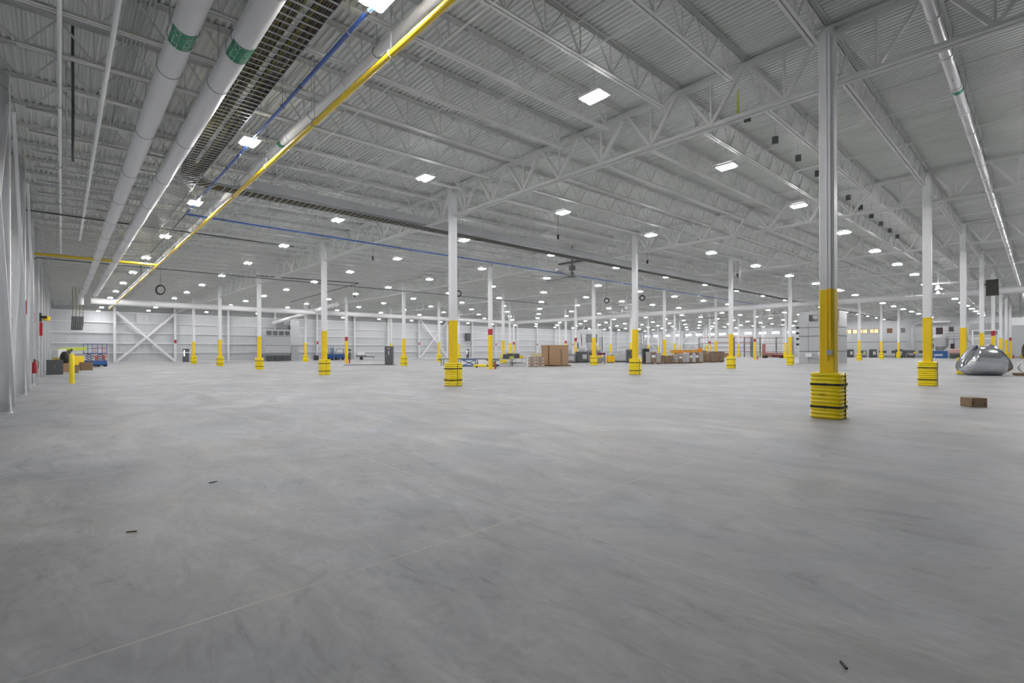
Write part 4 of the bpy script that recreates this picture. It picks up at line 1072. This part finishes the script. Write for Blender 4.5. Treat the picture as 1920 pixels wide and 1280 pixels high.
# cable reel
t = thing('cable_reel', 'large brown cable reel standing on the yellow kerb at right', 'reel', (106.5, -2.2, 0), math.radians(70))
for s in (-.45, .45):
    o = MB().lathe([(1.3, -.05), (1.3, .05)], n=28).build('flange', mat('reel_board', (.16, .13, .11), .7) if 'reel_board' not in MATS else MATS['reel_board'], t); o.rotation_euler = (0, PI / 2, 0); o.location = (s, 0, 1.32)
o = MB().lathe([(.7, -.4), (.7, .4)], n=20).build('drum', BLACK, t); o.rotation_euler = (0, PI / 2, 0); o.location = (0, 0, 1.32)
o = MB().cbox((110, -6, .35), (1.2, 10, .7), .05).build('yellow_kerb', mat('faded_yellow', (.60, .45, .12), .6)); tag(o, 'faded yellow barrier block under the cable reel', 'barrier')
# clutter along the office wall
def row_bench(i, x, y, w, kind, lab):
    rz = math.radians(-90 + 8)
    if kind == 'bench': bench_machine(x, y, rz, w, .9, lab, [LIME, YEL, LGREY][i % 3], 'work_bench')
    elif kind == 'tall': machine(x, y, rz, (w, 1.0, 1.7), lab, [DARK, MGREY][i % 2], .5)
    elif kind == 'mach': machine(x, y, rz, (w, 1.2, 1.5), lab, [DGREY, DARK, MGREY][i % 3], .4)
SPOT = [(113.5, 27.5, 2.0, 'mach', 'dark machine at the left end of the office wall row'), (113.6, 25.2, 2.0, 'bench', 'bench with lit lamp along the office wall'),
        (113.6, 22.6, 1.6, 'mach', 'dark machine right of the fourth guarded column'), (113.4, 20.9, 1.5, 'bench', 'bench with lime equipment along the office wall'),
        (113.2, 19.0, 2.2, 'bench', 'bench with dark vice along the office wall'), (112.6, 16.8, 2.2, 'bench', 'bench with light frame along the office wall'),
        (112.4, 14.6, 2.0, 'mach', 'dark machine left of the last office wall bench'), (112.2, 12.3, 2.4, 'bench', 'last office wall bench before the blue skip')]
SPOT += [(109.5, 26.6, 1.8, 'bench', 'bench machine standing forward of the lit lamp bench'), (109.8, 21.8, 1.6, 'bench', 'bench machine with tangled arms right of the fourth guarded column'),
         (109.2, 19.9, 1.3, 'tall', 'tall dark machine forward of the vice bench'), (109.3, 17.8, 1.8, 'bench', 'long bench machine between the two distant guards'),
         (109.0, 15.6, 1.2, 'tall', 'tall dark machine just right of the last distant guard'), (108.8, 13.5, 1.9, 'bench', 'white framed bench machine before the blue skip'),
         (110.0, 24.0, 1.2, 'tall', 'tall dark machine left of the fourth guarded column')]
for i, s in enumerate(SPOT): row_bench(i, s[0], s[1], s[2], s[3], s[4])
t = thing('work_lamp', 'bright square work lamp above the left office wall bench', 'lamp', (113.3, 25.9, 0)); MB().path([(0, 0, 0.02), (0, 0, 2.0)], .03, 6).build('stand', DARK, t)
MB().box((-.1, 0, 2.1), (.08, .6, .6)).build('lamp_head', LAMPM, t)
for i, (a, b) in enumerate(((20.5, 28), (15.8, 19.8), (11.0, 14.2))):
    t = thing('extraction_rail', 'long grey overhead rail on the office wall, %s from the grey booth' % nth(i + 1), 'rail', (117.5, (a + b) / 2, 3.3), 0, 'grey rails above the benches')
    MB().box((0, 0, 0), (.5, b - a, .18)).build('rail', MGREY, t)
    for s in (-1, 1):
        MB().box((0, s * (b - a) * .45, -1.65), (.12, .12, 3.3)).build('post', LGREY, t)
        MB().box((1.5, s * (b - a) * .45, .05), (2.9, .08, .08)).build('bracket', LGREY, t)
t = thing('ground_riser_duct', 'grey duct rising up the office wall and bending over', 'duct', (119.6, 14.9, 0)); MB().path([(0, 0, .02), (0, 0, 6.4), (-.1, -.3, 7.0), (-.4, -1.0, 7.3), (-.4, -6, 7.3)], .28, 12).build('run', LGREY, t, True)
t = thing('blue_skip', 'blue open skip with white markings beyond the second column line', 'skip', (107.2, 9.5, 0), math.radians(-82))
m = MB()
for s in (-1, 1): m.box((s * 1.25, 0, .65), (.06, 1.3, 1.3)); m.box((0, s * .65, .65), (2.5, .06, 1.3))
m.box((0, 0, .05), (2.5, 1.3, .1)); m.build('body', BLUEM, t); MB().box((0, -.69, .6), (1.2, .01, .35)).build('marking', LGREY, t); MB().box((0, -.7, 1.3), (2.6, .1, .08)).build('rim', BLUEM, t)
t = thing('mixing_tower', 'white tank on a steel platform with stairs and dark hopper', 'tank', (110.5, 9.2, 0), math.radians(-82))
for sx in (-1.6, 0, 1.6, 3.2):
    for sy in (-.9, .9): MB().box((sx, sy, 1.8), (.14, .14, 3.6)).build('post', MGREY, t)
MB().box((.8, 0, 3.6), (5.2, 2.2, .14)).build('platform', MGREY, t)
MB().lathe([(.5, 1.4), (1.3, 2.2), (1.35, 3.9), (.9, 4.3), (.2, 4.5)], (-.5, 0, 0), 20).build('vessel', LGREY, t, True)
MB().cbox((-.5, 0, 5.2), (1.0, 1.0, 1.3), .05).build('hopper', mat('dark_brown_hopper', (.06, .04, .04), .6), t)
m = MB()
for z in (4.1, 4.6): m.box((1.9, -1.05, z), (3.0, .05, .05)); m.box((1.9, 1.05, z), (3.0, .05, .05))
for sx in (.5, 1.5, 2.5, 3.4): m.box((sx, -1.05, 4.15), (.05, .05, 1.0))
m.build('railing', MGREY, t)
m = MB(); 
for k in range(10): m.box((3.4 + k * .3, 0, 3.5 - k * .35), (.28, .9, .05))
m.bar((3.3, -.45, 3.6), (6.3, -.45, .1), .08); m.bar((3.3, .45, 3.6), (6.3, .45, .1), .08); m.build('stairs', MGREY, t)
for i in range(3): MB().path([(-2.2 + i * .5, -1.3, .02), (-2.2 + i * .5, -1.3, 2.6), (-1.2, -.8, 3.2)], .12, 8).build('pipe', [PINK, WHITE, LGREY][i], t, True)
t = thing('hooded_machine', 'pinkish covered machine left of the shiny elbow', 'machine', (101.5, 6.6, 0), .2)
MB().cbox((0, 0, 1.3), (2.2, 1.8, .9), .2).build('hood', PINK, t); MB().cbox((0, 0, .5), (1.8, 1.5, .9), .05).build('base', DARK, t); MB().cbox((.2, .4, 2.2), (.5, .5, .9), .05).build('stack', BLACK, t)
t = thing('white_gantry', 'white braced frame behind the second column line', 'frame', (104, 3.0, 0))
for s in (-1.6, 1.6): MB().box((0, s, 2.5), (.2, .2, 5)).build('post', WHITE, t)
for z in (2.3, 3.5, 4.9): MB().box((0, 0, z), (.2, 3.3, .18)).build('cross_beam', WHITE, t)
MB().box((.6, 0, 5.2), (.4, 4.2, 2.0)).build('backing_panel', MGREY, t)
o = MB().cbox((45.2, -.66, 6.9), (.5, .8, 1.35), .02).build('hanging_speaker', BLACK); tag(o, 'black box unit hung on the fourth column of the nearest row', 'heater')
o2 = MB().box((45.2, -.21, 7.2), (.1, .12, .1)).build('bracket', DARK, o)
t = thing('unit_heater', 'pale unit heater hung between the distant columns at right', 'heater', (88, -1.5, 5.6)); MB().cbox((0, 0, 0), (1.0, 1.9, 1.1), .04).build('casing', WHITE, t); MB().path([(0, 0, .5), (0, 0, roof(88) - 5.6)], .03, 6).build('hanger', DARK, t)
t = thing('portable_cart', 'small dark cart beside the third guard left of the elbow', 'cart', (29.3, 1.35, 0)); MB().cbox((0, 0, .45), (.3, .3, .5), .03).build('bin', DGREY, t); MB().path([(0, 0, .7), (.1, 0, 1.1)], .02, 6).build('handle', LGREY, t); MB().box((0, 0, .1), (.28, .28, .2)).build('base', BLACK, t)

# floor debris flecks
for i, (x, y, l_, rz, m_) in enumerate(((-12.04, 3.51, .09, .1, BLACK), (-12.95, 2.11, .08, -.5, BROWN), (-10.49, -2.73, .055, .7, BLACK))):
    o = MB().bar((-l_ / 2, 0, .006), (l_ / 2, 0, .006), .012, .008).build('wood_splinter', m_); o.location = (x, y, 0); o.rotation_euler.z = rz
    tag(o, ['short dark splinter on the bare floor, farthest fleck', 'small reddish fleck on the bare floor at left', 'dark fleck on the bare floor, nearest to the camera'][i], 'splinter', 'flecks on the floor')

# ------------------------------------------------------------------ world, camera, colour
w = bpy.data.worlds.new('World'); SC.world = w; w.use_nodes = True
w.node_tree.nodes['Background'].inputs[0].default_value = (.6, .65, .7, 1); w.node_tree.nodes['Background'].inputs[1].default_value = .02
cam = bpy.data.cameras.new('Camera'); co = bpy.data.objects.new('Camera', cam); COL.objects.link(co); SC.camera = co
cam.sensor_width = 36; cam.lens = 914.74 / 1920 * 36; cam.shift_y = 17.67 / 1920; cam.clip_end = 400
co.matrix_world = Matrix.Translation((camx, camy, 1.607)) @ Matrix.Rotation(-math.radians(42.74), 4, 'Z') @ Matrix.Rotation(PI / 2 + .00025, 4, 'X') @ Matrix.Rotation(-.00344, 4, 'Z')
vs_ = SC.view_settings; vs_.view_transform = 'Standard'; vs_.look = 'None'; vs_.gamma = 1; vs_.use_curve_mapping = False; vs_.exposure = 2.4
SC.cycles.use_denoising = True
SC.cycles.max_bounces = 8; SC.cycles.diffuse_bounces = 5; SC.cycles.glossy_bounces = 3
SC.cycles.use_light_tree = True; SC.cycles.sample_clamp_indirect = 6
